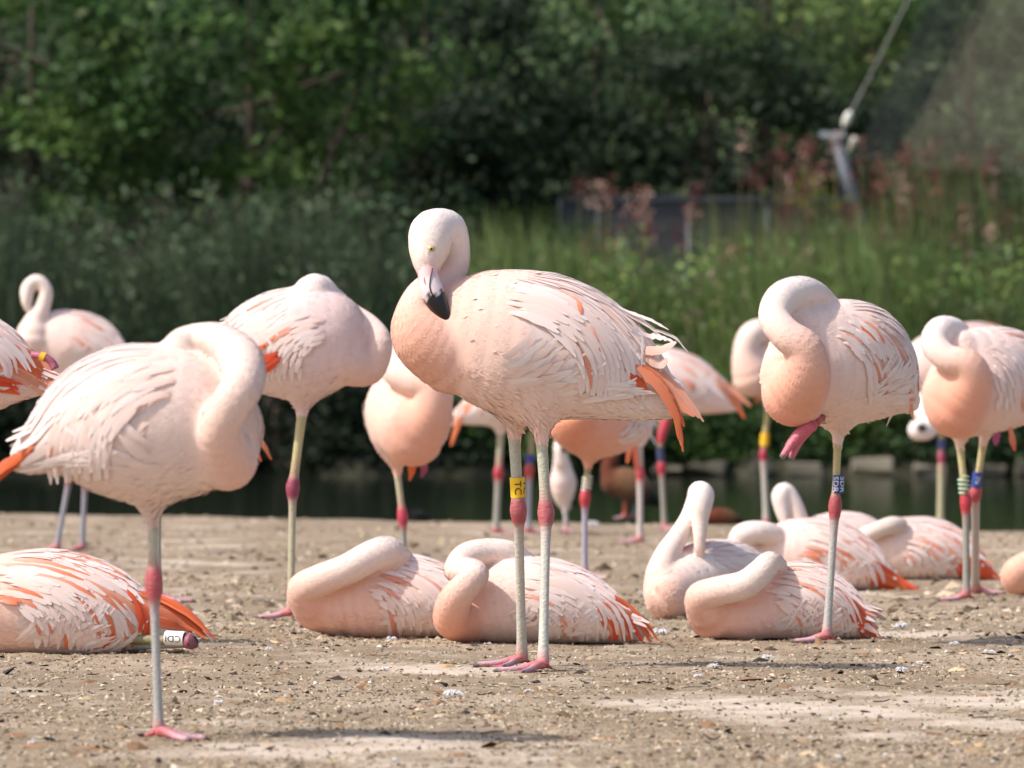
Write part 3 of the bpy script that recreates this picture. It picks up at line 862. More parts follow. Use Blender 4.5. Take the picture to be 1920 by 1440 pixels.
G1 = [lin(84, 118, 46), lin(70, 104, 44), lin(98, 128, 58), lin(60, 92, 40)]
G2 = [lin(72, 98, 52), lin(60, 84, 44), lin(84, 108, 62)]
G3 = [lin(46, 66, 34), lin(56, 74, 40), lin(38, 56, 30)]  # darkest greens; shade between the crowns is put into this leaf colour
TG = 'trees behind the pond'
def tree(label, px, py, d, rx, rz, cols, seed, ncl=90, nl=95, size=(.09, .17), spread=.2, name='broadleaf_tree', group=TG, lean=0):
    r = np.random.default_rng(seed); c = P(px, py, d); g = np.array([c[0], d, np.interp(d - 50.5, tb, tz) - .05])
    root = empty(name, g); tag(root, label, 'tree' if 'tree' in name else 'shrub', group)
    u = unit(r.normal(0, 1, (ncl, 3))); rad = r.uniform(.45, 1.0, (ncl, 1)) ** .6
    ctr = c + u * rad * np.array([rx, rx * .8, rz])
    ctr = ctr[:max(8, int(len(ctr) * .62))]
    ctr = ctr[ctr[:, 2] > g[2] + .02]
    m = MB(); V, Q, cc = leaves(ctr, nl, spread, size, cols, seed, out=.5); m.put(V - g, Q, None, cc)
    o = add('crown', m.mesh('crown', [M['leaf']], smooth=False), root); tag(o, kind='stuff')
    m = MB(); bk = lin(70, 60, 48)
    tp = crom(np.array([g, g + (c - g) * np.array([.2, .2, .45]), c + np.array([0, 0, rz * .5])]) - g, 5)
    tr = np.linspace(max(.05, rx * .07), .02, len(tp)); V, Q, T, uv = tube(tp, tr, 9); m.put(V, Q, T, bk, uv)
    for k in range(min(14, len(ctr))):
        t0 = tp[r.integers(2, len(tp) - 1)]; e = ctr[r.integers(len(ctr))] - g
        V, Q, T, uv = tube(crom(np.array([t0, (t0 + e) / 2 + r.normal(0, .08, 3), e]), 4), np.linspace(.028, .006, 9), 6); m.put(V, Q, T, bk, uv)
    add('trunk', m.mesh('trunk', [M['bark']]), root)
tree('bright green leafy tree at the far left above grey reeds', 60, 150, 56.5, 1.9, 1.6, G1, 51, 110, 120)
tree('dense green tree with ragged crown standing left of the preening bird’s head', 470, 120, 56, 2.0, 1.45, G1, 52, 120, 120)
tree('shade-coloured dark tree rising between the bright left trees and the fence', 800, 60, 60, 1.7, 1.9, G3 + G2[:1], 53, 90, 110)
tree('soft green tree top behind the fence, paler than its dark neighbour', 1120, 40, 63, 2.0, 1.6, [lin(124, 156, 96), lin(110, 142, 84), lin(136, 166, 108)], 54, 110, 110)
tree('yellow-green tree beside the net cable', 1440, 10, 64, 2.0, 1.7, [lin(134, 164, 86), lin(120, 150, 80), lin(148, 174, 92)], 55, 110, 110)
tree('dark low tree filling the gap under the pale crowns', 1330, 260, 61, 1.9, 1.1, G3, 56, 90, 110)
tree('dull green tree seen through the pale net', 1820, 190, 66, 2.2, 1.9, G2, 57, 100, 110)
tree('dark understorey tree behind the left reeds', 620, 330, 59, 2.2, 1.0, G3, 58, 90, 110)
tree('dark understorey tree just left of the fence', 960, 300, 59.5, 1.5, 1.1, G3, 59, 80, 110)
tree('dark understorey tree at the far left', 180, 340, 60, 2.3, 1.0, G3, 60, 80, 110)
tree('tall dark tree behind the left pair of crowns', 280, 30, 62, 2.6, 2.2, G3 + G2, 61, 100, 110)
tree('tall green tree behind the anchor post', 1640, 60, 68, 2.2, 2.2, [lin(120, 148, 90), lin(134, 160, 100)], 62, 100, 110)
tree('leafy tree standing left of all the others', -380, 120, 57, 2.0, 1.7, G1, 63, 90, 100)
tree('dark tree behind the leftmost tree', -700, 100, 60, 2.2, 2.0, G3 + G2, 64, 90, 100)
tree('green tree right of the pale net', 2250, 150, 60, 2.2, 1.9, G2, 65, 90, 100)
tree('dark tree beyond the right end of the net', 2600, 100, 62, 2.2, 2.0, G3 + G2, 66, 90, 100)
# far wood as one mass
r_ = np.random.default_rng(70); n_ = 520
ctr = np.stack([r_.uniform(-16, 16, n_), r_.uniform(72, 84, n_), r_.uniform(1.0, 11, n_)], -1)
m_ = MB(); V, Q, cc = leaves(ctr, 90, .7, (.16, .3), G3 + G2, 71); m_.put(V, Q, None, cc)
tag(add('distant_wood', m_.mesh('distant_wood', [M['leaf']], smooth=False)), 'dark mass of distant woodland behind the trees', 'wood', kind='stuff')
hx = np.linspace(-160, 160, 60); hv = np.array([[x, 90 + k * 6, z + 1.2 * math.sin(x * .09 + k) * (k > 0)] for k, z in enumerate((0, 8, 13, 15, 15, 14)) for x in hx])
n1 = 60; i_ = np.arange(5)[:, None] * n1; j_ = np.arange(n1 - 1)[None]
tag(add('backstop_hill', mesh_np('backstop_hill', hv, np.stack([i_ + j_, i_ + j_ + 1, i_ + n1 + j_ + 1, i_ + n1 + j_], -1).reshape(-1, 4), None, [M['rough']], np.broadcast_to(lin(44, 58, 32), (len(hv), 3)))), kind='structure')  # added backstop behind the wood, keeps bright sky out of the gaps

def blades(n, x0, x1, y0, y1, hgt, wid, cols, seed, bend=.35, gain=.85):
    r = np.random.default_rng(seed)
    x = r.uniform(x0, x1, n); y = far_edge(x) + r.uniform(y0, y1, n); z = np.interp(y - far_edge(x), tb, tz) - .05
    h = r.uniform(*hgt, n) * (1 + .12 * np.sin(x * 2.1 + seed)); w = r.uniform(*wid, n); a = r.uniform(0, 6.28, n); bd = r.uniform(.05, bend, n) * h
    d = np.stack([np.cos(a), np.sin(a) * .6, 0 * a], -1); sd = np.stack([-np.sin(a) * .5 + .6, np.cos(a) * .4, 0 * a], -1); sd = unit(sd)
    K = 5; V = []
    for t in np.linspace(0, 1, K):
        c = np.stack([x, y, z], -1) + d * (bd * t ** 2.2)[:, None] + np.array([0, 0, 1]) * (h * t * (1 - .18 * t * t * (bd / h)))[:, None]
        ww = (w * (.5 if t == 0 else (1 - t) ** .6 + .04))[:, None] * .5
        V += [c - sd * ww, c + sd * ww]
    V = np.stack(V, 1).reshape(-1, 3)
    b0 = np.arange(n)[:, None, None] * 2 * K; q = np.array([[2 * k, 2 * k + 1, 2 * k + 3, 2 * k + 2] for k in range(K - 1)])[None]
    cc = np.asarray(cols)[r.integers(len(cols), size=n)] * np.array([1.0, .97, 1.0]) * gain * r.uniform(.6, 1.35, (n, 1))
    tip = np.stack([x, y, z], -1) + d * bd[:, None] + np.array([0, 0, 1]) * (h * .95)[:, None]
    return V, (b0 + q).reshape(-1, 4), np.repeat(cc, 2 * K, 0), tip
def px_x(px, d=52.5): return (px - 960) / F_PX * d
RG = [lin(96, 112, 84), lin(80, 100, 70), lin(112, 124, 96), lin(70, 92, 58)]
RB = [lin(112, 136, 70), lin(96, 120, 62), lin(130, 146, 82), lin(84, 110, 58), lin(140, 138, 100)]
V, Q, cc, tp = blades(6600, px_x(-550), px_x(770), .6, 3.2, (1.3, 2.35), (.014, .034), RG, 81)
m_ = MB().put(V, Q, None, cc)
V, Q, cc, tp2 = blades(2200, px_x(-250), px_x(1000), .3, 1.2, (.9, 1.5), (.012, .03), G2 + RG, 82, .5); m_.put(V, Q, None, cc)
tag(add('reed_bed', m_.mesh('reed_bed', [M['leaf']])), 'grey-green reeds below the left trees', 'reeds', kind='stuff')
V, Q, cc, tp = blades(9800, px_x(860), px_x(2450), .5, 3.4, (1.1, 2.2), (.014, .034), RB, 83, .35, 1.1)
m_ = MB().put(V, Q, None, cc)
V, Q, cc, t2 = blades(2600, px_x(880), px_x(2150), .25, 1.0, (.7, 1.3), (.012, .03), G1 + RB, 84, .5, 1.1); m_.put(V, Q, None, cc)
V, Q, cc, t2 = blades(900, px_x(1350), px_x(2150), 1.5, 3.8, (2.2, 2.7), (.014, .03), RB + [lin(120, 92, 70)], 87, .15); m_.put(V, Q, None, cc)
tag(add('reed_bed', m_.mesh('reed_bed', [M['leaf']])), 'bright green reeds with russet and tan heads on the right bank', 'reeds', kind='stuff')
# plumes
m_ = MB(); r_ = np.random.default_rng(85)
PC = [lin(118, 66, 56), lin(134, 82, 66), lin(186, 156, 128), lin(164, 120, 96), lin(104, 60, 50)]
def plumes(n, pxr, pyr, cols, w=(.03, .05), hh=(.14, .3)):
    for _ in range(n):
        d = 52.8 + r_.uniform(-.8, 1.6); c = P(r_.uniform(*pxr), r_.uniform(*pyr), d)
        hgt = r_.uniform(*hh); k = 30
        ctr = c + np.stack([r_.normal(0, r_.uniform(*w), k), r_.normal(0, .03, k), r_.uniform(0, hgt, k)], -1)
        V, Q, cc = leaves(ctr, 1, .005, (.035, .07), [cols[r_.integers(len(cols))]], int(r_.integers(1e6))); m_.put(V, Q, None, cc)
        zb = .3; st = np.array([[c[0] + r_.normal(0, .1), c[1], zb], [c[0], c[1], c[2]]])
        V, Q, T, uv = tube(crom(st, 3), np.full(4, .006), 4); m_.put(V, Q, T, lin(120, 108, 78))
plumes(60, (1400, 1930), (300, 480), PC[:2] + PC[4:]); plumes(22, (1080, 1330), (370, 500), PC[2:4] + PC[:1]); plumes(26, (1350, 1930), (280, 520), PC[2:4]); plumes(26, (0, 720), (360, 560), [lin(92, 74, 62), lin(120, 110, 92)]); plumes(22, (1050, 1900), (480, 640), PC)
tag(add('reed_plumes', m_.mesh('reed_plumes', [M['leaf']], smooth=False)), 'russet and tan seed heads standing above the reeds', 'seed heads', kind='stuff')
# leafy herbs standing among the reeds
r_ = np.random.default_rng(140)
def herbs(label, n, pxr, pyr, cols, seed, nl=16, size=(.05, .12)):
    dd = r_.uniform(50.9, 53.2, n); cx = r_.uniform(*pxr, n); cy = pyr[0] + (pyr[1] - pyr[0]) * r_.random(n) ** .8
    ctr = np.array([P(a, b, c) for a, b, c in zip(cx, cy, dd)])
    m = MB(); V, Q, cc = leaves(ctr, nl, .09, size, cols, seed, flat=1.6); m.put(V, Q, None, cc)
    tag(add('herb_foliage', m.mesh('herb_foliage', [M['leaf']], smooth=False)), label, 'herbs', kind='stuff')
herbs('leafy green herbs growing among the right bank reeds', 900, (860, 2100), (470, 800), [lin(128, 160, 82), lin(146, 170, 84), lin(112, 138, 84), lin(150, 142, 102), lin(104, 140, 66)], 141)
herbs('grey-green herbs growing among the left bank reeds', 800, (-220, 880), (360, 790), [lin(84, 106, 64), lin(70, 92, 54), lin(94, 114, 76)], 142)
# bank herbs and low shrubs
SG = 'low shrubs along the far water edge'
DK = [lin(40, 54, 30), lin(32, 44, 26), lin(48, 62, 36)]  # near-black greens: shade under the overhang is put into the leaf colour
for k, (px, py, d, rx, rz, cols, lab) in enumerate([
    (-60, 800, 50.9, .8, .5, DK, 'low dark shrub at the far left of the water edge'), (130, 800, 50.9, .7, .5, DK, 'dark shrub over the water beside the raised-neck bird’s legs'), (330, 790, 50.9, .8, .6, DK, 'dark shrub over the water behind the pale sleeping bird'), (520, 780, 50.8, .8, .65, DK, 'darkest shrub overhanging the water behind the one-legged birds'),
    (700, 790, 50.8, .7, .6, DK, 'dark bramble over the water left of the plump sleeping bird'), (850, 800, 50.8, .6, .5, DK + G2, 'shrub over the water behind the plump sleeping bird'), (970, 810, 50.8, .6, .45, G1 + G2, 'mid green shrub between the legs of the preening bird'), (1130, 810, 50.9, .6, .45, G2 + G3, 'green shrub behind the chestnut duck'), (1290, 810, 50.9, .6, .45, G1, 'bright leafy shrub right of the preening bird’s tail'),
    (1400, 790, 51.0, .6, .45, G1, 'bright leafy shrub behind the yellow-ringed bird'), (1500, 815, 51.0, .6, .4, G1 + G2, 'leafy shrub above pale edging stones, behind the blue-ringed bird'), (1640, 805, 51.0, .7, .45, G1 + G2, 'leafy shrub between the two ringed birds'), (1790, 825, 51.0, .6, .35, G2, 'grey-green low shrub trailing to the water'), (1930, 800, 51.0, .7, .45, G2 + G3, 'shrub at the right end of the stone edging')]):
    tree(lab, px, py, d, rx, rz, cols, 100 + k, 110, 60, (.06, .11), .12, 'shrub', SG)
# yellow flowering clump
r_ = np.random.default_rng(120); c0 = P(1520, 362, 53.2); fr = empty('flowering_plant', (c0[0], 53.2, .35)); tag(fr, 'yellow-green flower clump standing above the reeds by the post', 'plant')
m_ = MB(); V, Q, cc = leaves(c0 + r_.normal(0, 1, (50, 3)) * np.array([.16, .1, .09]), 6, .03, (.03, .06), [lin(150, 150, 40), lin(128, 136, 44), lin(104, 124, 50)], 121); m_.put(V - np.array(fr.location), Q, None, cc)
tag(add('flower_head', m_.mesh('flower_head', [M['leaf']], smooth=False), fr), kind='stuff')
m_ = MB(); 
for q in range(7):
    V, Q, T, uv = tube(crom(np.array([[r_.normal(0, .05), r_.normal(0, .04), 0], [r_.normal(0, .06), 0, 1.0], [r_.normal(0, .12), 0, c0[2] - .4]]), 4), np.full(9, .006), 5); m_.put(V, Q, T, lin(96, 112, 60))
add('stem', m_.mesh('stem', [M['leaf']]), fr)
# edging stones
r_ = np.random.default_rng(130)
x = px_x(1225, 50.4)
while x < px_x(2100, 50.4):
    w = r_.uniform(.16, .42); h = r_.uniform(.07, .15)
    y = float(far_edge(np.array(x + w / 2))) - .10
    V, Q = boxmesh(0, 0, 0, w, .22, h); V = V + r_.normal(0, .022, V.shape)
    cc = [lin(112, 104, 88), lin(92, 86, 72), lin(128, 118, 100), lin(78, 74, 62)][r_.integers(4)]
    o = add('edging_stone', MB().put(V, Q, None, cc).mesh('edging_stone', [M['rough']], smooth=False), fb, (x + w / 2, y, -.10 + h / 2))
    bv = o.modifiers.new('bevel', 'BEVEL'); bv.width = .02; bv.segments = 2
    x += w + r_.uniform(.03, .35)
# dark fence behind the reeds
fr = empty('fence', P(1120, 760, 56)); fr.location.z = .55; tag(fr, 'dark grey mesh fence panels with metal posts behind the reeds', 'fence')
fl = np.array(fr.location); dgrey = lin(62, 66, 72)
for px in (1052, 1122, 1292, 1440, 1600):
    c = P(px, 372, 56); V, Q, T, uv = tube(np.array([[c[0], 56, .4], [c[0], 56, c[2]]]), np.array([.03, .03]), 8); add('fence_post', MB().put(V - fl, Q, T, lin(48, 52, 56), uv).mesh('fence_post', [M['plain']]), fr)
for a, b, cl in ((1052, 1122, lin(30, 40, 46)), (1122, 1292, lin(58, 56, 58)), (1292, 1440, lin(44, 48, 46)), (1440, 1600, lin(44, 48, 46))):
    xa, xb = P(a, 0, 56)[0] + .03, P(b, 0, 56)[0] - .03; zt = P(0, 376, 56)[2]
    V, Q = boxmesh((xa + xb) / 2, 56.02, (zt + .5) / 2, xb - xa, .03, zt - .5); add('fence_panel', MB().put(V - fl, Q, None, cl).mesh('fence_panel', [M['plain']], smooth=False), fr)
    V, Q = boxmesh((xa + xb) / 2, 55.98, zt + .02, xb - xa, .05, .05); add('fence_rail', MB().put(V - fl, Q, None, lin(58, 60, 64)).mesh('fence_rail', [M['plain']], smooth=False), fr)
# net anchor post with turnbuckle and cable
d = 54.4; top, low = P(1566, 254, d), P(1604, 392, d); foot = low + (low - top) * 3.2; foot[2] = .3
an = empty('anchor_post', foot); tag(an, 'leaning grey metal post holding a net cable above the reeds', 'post'); al = np.array(an.location)
V, Q, T, uv = tube(np.array([foot, low, top]), np.array([.065, .065, .06]), 14); add('post', MB().put(V - al, Q, T, lin(86, 92, 100), uv).mesh('post', [M['plain']]), an)
V, Q = boxmesh(*(top + np.array([-.03, 0, .01])), .24, .12, .05); add('cap_plate', MB().put(V - al, Q, None, lin(190, 194, 194)).mesh('cap_plate', [M['metal']], smooth=False), an)
cb = [P(1572, 262, d - .05), P(1592, 218, d), P(1640, 125, d + .1), P(1702, 0, d + .2), P(1850, -300, d + .5)]
V, Q, T, uv = tube(np.array(cb), np.full(5, .0075), 6); add('cable', MB().put(V - al, Q, T, lin(120, 120, 112), uv).mesh('cable', [M['metal']]), an)
V, Q, T, uv = tube(crom(np.array([P(1582, 238, d - .04), P(1589, 222, d - .04), P(1595, 208, d - .04)]), 4), np.array([.015, .028, .036, .04, .04, .04, .036, .028, .015]), 10); add('turnbuckle', MB().put(V - al, Q, T, lin(226, 222, 206), uv).mesh('turnbuckle', [M['plain']]), an)
V, Q, T, uv = tube(crom(np.array([P(1590, 285, d - .04), P(1600, 270, d - .04), P(1607, 256, d - .04)]), 4), np.array([.012, .015, .02, .03, .045, .05, .05, .04, .02]), 10); add('shackle', MB().put(V - al, Q, T, lin(176, 172, 156), uv).mesh('shackle', [M['plain']]), an)
# aviary netting: woven strands
def net(label, corners, nu, nv, rad, col):
    c = [np.asarray(q) for q in corners]; m = MB()
    S3 = lambda u, v: (c[0] * (1 - u) + c[1] * u) * (1 - v) + (c[3] * (1 - u) + c[2] * u) * v + np.array([0, .25 * math.sin(math.pi * u) * math.sin(math.pi * v), -.12 * math.sin(math.pi * v)])
    for i in range(nu + 1):
        V, Q, T, uv = tube(np.array([S3(i / nu, t) for t in np.linspace(0, 1, 7)]), np.full(7, rad), 3, cap=False); m.put(V, Q, None, col)
    for i in range(nv + 1):
        V, Q, T, uv = tube(np.array([S3(t, i / nv) for t in np.linspace(0, 1, 7)]), np.full(7, rad), 3, cap=False); m.put(V, Q, None, col)
    tag(add('aviary_net', m.mesh('aviary_net', [M['rough']])), label, 'net', kind='stuff')
net('black netting stretched beside the cable', [P(1600, 300, 53.5), P(1690, 300, 54.5), P(2010, -330, 55.2), P(1880, -330, 54.2)], 22, 50, .004, lin(40, 42, 42))
net('pale brown netting sweeping down to the right bank', [P(1675, 310, 54.6), P(2050, 330, 56.5), P(2350, -330, 57.2), P(1995, -330, 55.3)], 54, 80, .0028, lin(150, 140, 122))
# ------------------------------------------------------------------ the flock
GS, GL = 'standing flamingos on the sandy bank', 'flamingos resting on the ground'
def leg(hip, knee, ankle, **k):
    d = dict(hip=hip, knee=knee, ankle=ankle); d.update(k); return d
def simple_bill(b, pts, rads, tipfrom=.5):
    pth = np.array([b['W'](p) for p in pts]); rd = np.array(rads) * b['sc']
    d = crom(np.column_stack([pth, rd]), 5)
    V, Q, T, uv = tube(d[:, :3], np.maximum(d[:, 3], .0006), 14)
    t = np.repeat(np.linspace(0, 1, len(d)), 14); t = np.concatenate([t, [0, 1]])
    jag = .03 * np.sin(np.tile(np.arange(14), len(d)) * 2.1); jag = np.concatenate([jag, [0, 0]])
    c = np.where(((t + jag) > tipfrom)[:, None], np.array([.012, .011, .012]), lin(226, 206, 204))
    c = np.where(((t < .22))[:, None], lin(232, 186, 184), c)
    m = MB(); m.put(V, Q, T, c, uv)
    return add('bill', m.mesh('bill', [M['bill']], b['base']), b['root'])
def ball(name, c, r, col, root, base, squash=(1, 1, 1), mt='bill'):
    m = MB(); th = np.linspace(0, np.pi, 9); ph = np.linspace(0, 2 * np.pi, 16, endpoint=False)
    V = np.array([[math.sin(a) * math.cos(p), -math.cos(a), math.sin(a) * math.sin(p)] for a in th for p in ph]) * r * np.array(squash) + c
    i = np.arange(8)[:, None] * 16; j = np.arange(16)[None]; k = (j + 1) % 16
    m.put(V, np.stack([i + j, i + k, i + 16 + k, i + 16 + j], -1).reshape(-1, 4), None, col)
    return add(name, m.mesh(name, [M[mt]], base), root)
def front_y(b, px, py, D0, rng_=.12):
    """depth offset of the visible skin at a pixel (march from the camera side)"""
    B = b['body']; lo = D0 - rng_
    for t in np.linspace(-rng_, rng_, 400):
        p = P(px, py, D0 + t)[None]
        d = min([B.seg(p, B.neck.p[i], B.neck.p[i + 1], B.neck.r[i], B.neck.r[i + 1])[0] for i in range(len(B.neck.p) - 1)])
        if d < 0: return t
    return 0.0

# A: the preening bird in focus
A = bird('flamingo preening with its black-tipped bill at its neck, yellow leg ring on one leg', 1260,
    D=10.75, lat=.82, h=.0042, cards=52000, seed=3, group=GS, clen=.013,
    torso=[(818, 628, 62), (878, 630, 98), (958, 646, 132), (1040, 660, 126), (1112, 690, 96), (1180, 728, 60), (1242, 744, 42)],
    wing=[[(925, 612, 94), (1020, 612, 92), (1100, 630, 76), (1165, 652, 52), (1215, 680, 28)]],
    neck=[(850, 655, 84, 0), (800, 630, 66, -.02), (779, 596, 41, -.03), (792, 558, 34, -.01), (820, 532, 31, .02), (847, 503, 31, .035), (853, 462, 28, .035), (841, 428, 32, .02), (812, 434, 41, -.005), (806, 458, 40, -.02), (802, 484, 30, -.035), (800, 501, 21, -.043)],
    neckc=[SALM * .75 + DEEP * .25, SALM * .7 + PEACH * .3, PEACH, PALE, PINK * .5 + PALE * .5, PALE, CREAM, WHITE, WHITE, CREAM, CREAM, PINK],
    bodyc=[SALM * .6 + PEACH * .4, PEACH * .7 + PALE * .3, PALE * .8 + PEACH * .2, PALE, WHITE * .7 + PALE * .3, CREAM],
    legs=[leg((962, 775, 0, .02), (972, 957, 0, .03), (979, 1242, 0, .12), heading=212, r1=.0112, rk=.0165, r2=.0090, tib=lin(196, 192, 170), tar=lin(212, 206, 190), kc=lin(206, 96, 108), size=.1),
          leg((1013, 785, 0, -.03), (1024, 962, 0, -.04), (1018, 1256, 0, -.12), heading=210, r1=.0108, rk=.0165, r2=.0090, tib=lin(200, 196, 172), tar=lin(212, 206, 192), kc=lin(210, 98, 108), size=.1)],
    orange=.08, wing_s=(.08, .9), droop=1.0, tail=False, nfeat=1.25, flank=1.3,
    pxfeathers=[
        dict(p=[(1120, 585, -.06), (1180, 612, -.06), (1222, 648, -.06), (1241, 700, -.06)], w=17, c=PALE, c2=WHITE),
        dict(p=[(1080, 548, -.04), (1160, 580, -.05), (1212, 606, -.05), (1250, 640, -.05)], w=15, c=PALE, c2=WHITE),
        dict(p=[(1100, 552, -.02), (1180, 584, -.03), (1222, 600, -.03), (1254, 618, -.03)], w=12, c=WHITE, c2=WHITE, fray=.2),
        dict(p=[(1140, 572, -.02), (1215, 612, -.03), (1262, 630, -.03), (1290, 660, -.03)], w=10, c=PALE, c2=CREAM, fray=.2),
        dict(p=[(1150, 600, -.05), (1205, 625, -.05), (1240, 632, -.05), (1262, 640, -.05)], w=14, c=PINK, c2=WHITE, fray=.2),
        dict(p=[(1170, 610, -.05), (1202, 628, -.06), (1205, 655, -.06), (1203, 690, -.06)], w=9, c=WHITE, c2=CREAM, fray=.2),
        dict(free=1, p=[(1175, 640, -.03), (1205, 655, -.04), (1240, 655, -.04), (1268, 641, -.04)], w=20, c=SALM, c2=PALE),
        dict(free=1, p=[(1180, 650, -.03), (1215, 670, -.04), (1238, 682, -.04), (1252, 672, -.04)], w=22, c=SALM, c2=PALE),
        dict(free=1, p=[(1215, 700, -.05), (1248, 740, -.05), (1272, 775, -.05), (1283, 800, -.05)], w=14, c=RED, c2=ORNG),
        dict(p=[(1160, 690, -.05), (1185, 705, -.06), (1200, 720, -.06), (1215, 735, -.05)], w=24, c=RED, c2=ORNG),
        dict(p=[(1055, 545, -.09), (1075, 556, -.10), (1086, 570, -.105), (1090, 590, -.11)], w=13, c=PEACH, c2=ORNG * 1.1),
        dict(p=[(1085, 590, -.11), (1108, 612, -.115), (1118, 636, -.115), (1126, 660, -.115)], w=9, c=PALE, c2=ORNG),
    ])
put_feathers(A['root'], A['base'], A['body'], A['D'], between([(1172, 648, -.03), (1235, 694, -.03), (1284, 742, -.03), (1324, 793, -.03)], [(1185, 668, -.045), (1236, 712, -.045), (1275, 756, -.045), (1306, 784, -.045)], 3, 19, [ORNG * .6 + SALM * .4, SALM, ORNG], 36, jit=1.0, free=1)
    + between([(1190, 676, -.05), (1240, 716, -.05), (1266, 766, -.05), (1279, 842, -.05)], [(1195, 688, -.06), (1236, 726, -.06), (1262, 770, -.06), (1270, 818, -.06)], 3, 17, [RED * .5 + ORNG * .5, ORNG, ORNG * .6 + SALM * .4], 39, jit=1.0, free=1), np.random.default_rng(5))
bill = simple_bill(A, [(800, 494, 0, -.045), (803, 520, 0, -.052), (810, 547, 0, -.058), (822, 572, 0, -.062), (836, 594, 0, -.064), (844, 609, 0, -.064)], [18, 19.5, 22, 19, 12, 4], .46)
yb = -.058
gp = np.array([A['W'](s) for s in [(811, 503, 0, -.067), (807, 522, 0, -.074), (806, 540, 0, -.080), (812, 556, 0, -.082)]])
V_, Q_, T_, u_ = tube(crom(gp, 4), np.full(13, .0012), 6)
g_ = MB().put(V_, Q_, T_, (.03, .025, .025)); add('gape_line', g_.mesh('gape_line', [M['bill']], A['base']), bill)
V_, Q_, T_, u_ = tube(crom(np.array([A['W'](s) for s in [(797, 512, 0, -.066), (796, 524, 0, -.071), (798, 534, 0, -.075)]]), 4), np.array([.0008, .0014, .0017, .0019, .002, .0019, .0016, .0012, .0008]), 6)
g_ = MB().put(V_, Q_, T_, lin(190, 120, 120)); add('nostril', g_.mesh('nostril', [M['bill']], A['base']), bill)
ey = front_y(A, 808, 467, A['D'])
ce = P(808, 467, A['D'] + ey)
ring_ = ball('eye', ce + np.array([0, .003, 0]), .0072, lin(190, 166, 96), A['root'], A['base'], (1, .8, 1))
ball('eyelid', ce + np.array([0, .0045, 0]), .0094, lin(214, 170, 140), A['root'], A['base'], (1, .7, 1))
pu = ball('pupil', ce + np.array([.0006, -.0012, 0]), .0028, (.01, .01, .01), ring_, A['base'], (1, .8, 1))
band(A['root'], A['base'], A['W']((969.5, 895, 0, .026)), A['W']((971.5, 932, 0, .03)), .0142, lin(238, 188, 30), [('TC', .0, .019, .026), ('TC', 1.25, .019, .026)], (.02, .015, .01))

fan(A, 925, 722, (165, 285), (135, 196), 48, 15, .07, (12, 98), (30, 52), seed=301)

def flanks(b, pa, pb, n, w, cols=None, seed=1, lying=False, spread=3.0):
    put_feathers(b['root'], b['base'], b['body'], b['D'], [dict(d, lift=.005, camber=.06, fray=.16) for d in between(pa, pb, int(n * 1.9), w * .62, cols or [WHITE, PALE, WHITE * .5 + PALE * .5], seed, jit=5.5 * min(1, 12 / b['D']), shrt=.6)], np.random.default_rng(seed), lying)
flanks(A, [(1060, 735), (1110, 718), (1150, 716), (1190, 722)], [(1080, 765), (1140, 745), (1190, 735), (1240, 735)], 7, 16, [WHITE, CREAM, WHITE], 403)

# B: pale bird asleep on one leg, nearest the lens
Bb = bird('pale peach flamingo asleep on one leg, neck folded down its breast, orange tail', 1390, D=8.46, lat=.84, h=.0048, cards=32000, seed=5, group=GS,
    torso=[(428, 812, 62, 0), (385, 805, 108), (325, 800, 136), (250, 800, 140), (180, 806, 104), (115, 828, 60), (55, 856, 26)],
    wing=[[(340, 765, 100), (250, 752, 96), (175, 768, 76), (115, 800, 48), (62, 846, 20)]],
    neck=[(425, 862, 58, -.03), (412, 812, 42, -.075), (428, 765, 38, -.09), (455, 722, 40, -.085), (452, 676, 42, -.05), (415, 640, 34, -.02), (372, 634, 28, 0), (338, 645, 28, .0), (310, 668, 20, .01)],
    bodyc=[PEACH, PALE, CREAM * .5 + PALE * .5, PALE, WHITE, WHITE], neckc=[SALM * .5 + PEACH * .5, PEACH, PALE, PALE, PINK * .5 + PALE * .5, CREAM, CREAM, CREAM],
    legs=[leg((287, 925, 0, 0), (288, 1094, 0, 0), (298, 1376, 0, 0), heading=-8, r1=.0078, rk=.0135, r2=.0067, tib=lin(198, 192, 168), tar=lin(190, 186, 180), kc=lin(214, 92, 104), size=.072)],
    orange=.02, wing_s=(.1, .9), tail=False, flank=1.2,
    pxfeathers=between([(85, 815), (50, 845), (15, 868), (-28, 896)], [(80, 845), (45, 862), (10, 882), (-30, 925)], 7, 15, [ORNG, ORNG * .7 + SALM * .3, RED * .3 + ORNG * .7], 35))
fan(Bb, 335, 880, (-135, -255), (140, 214), 44, 17, .0, (14, 98), (30, 52), seed=302)
flanks(Bb, [(250, 850), (190, 845), (130, 850), (60, 866)], [(240, 880), (180, 872), (120, 868), (50, 876)], 7, 18, [WHITE, WHITE, CREAM], 405)
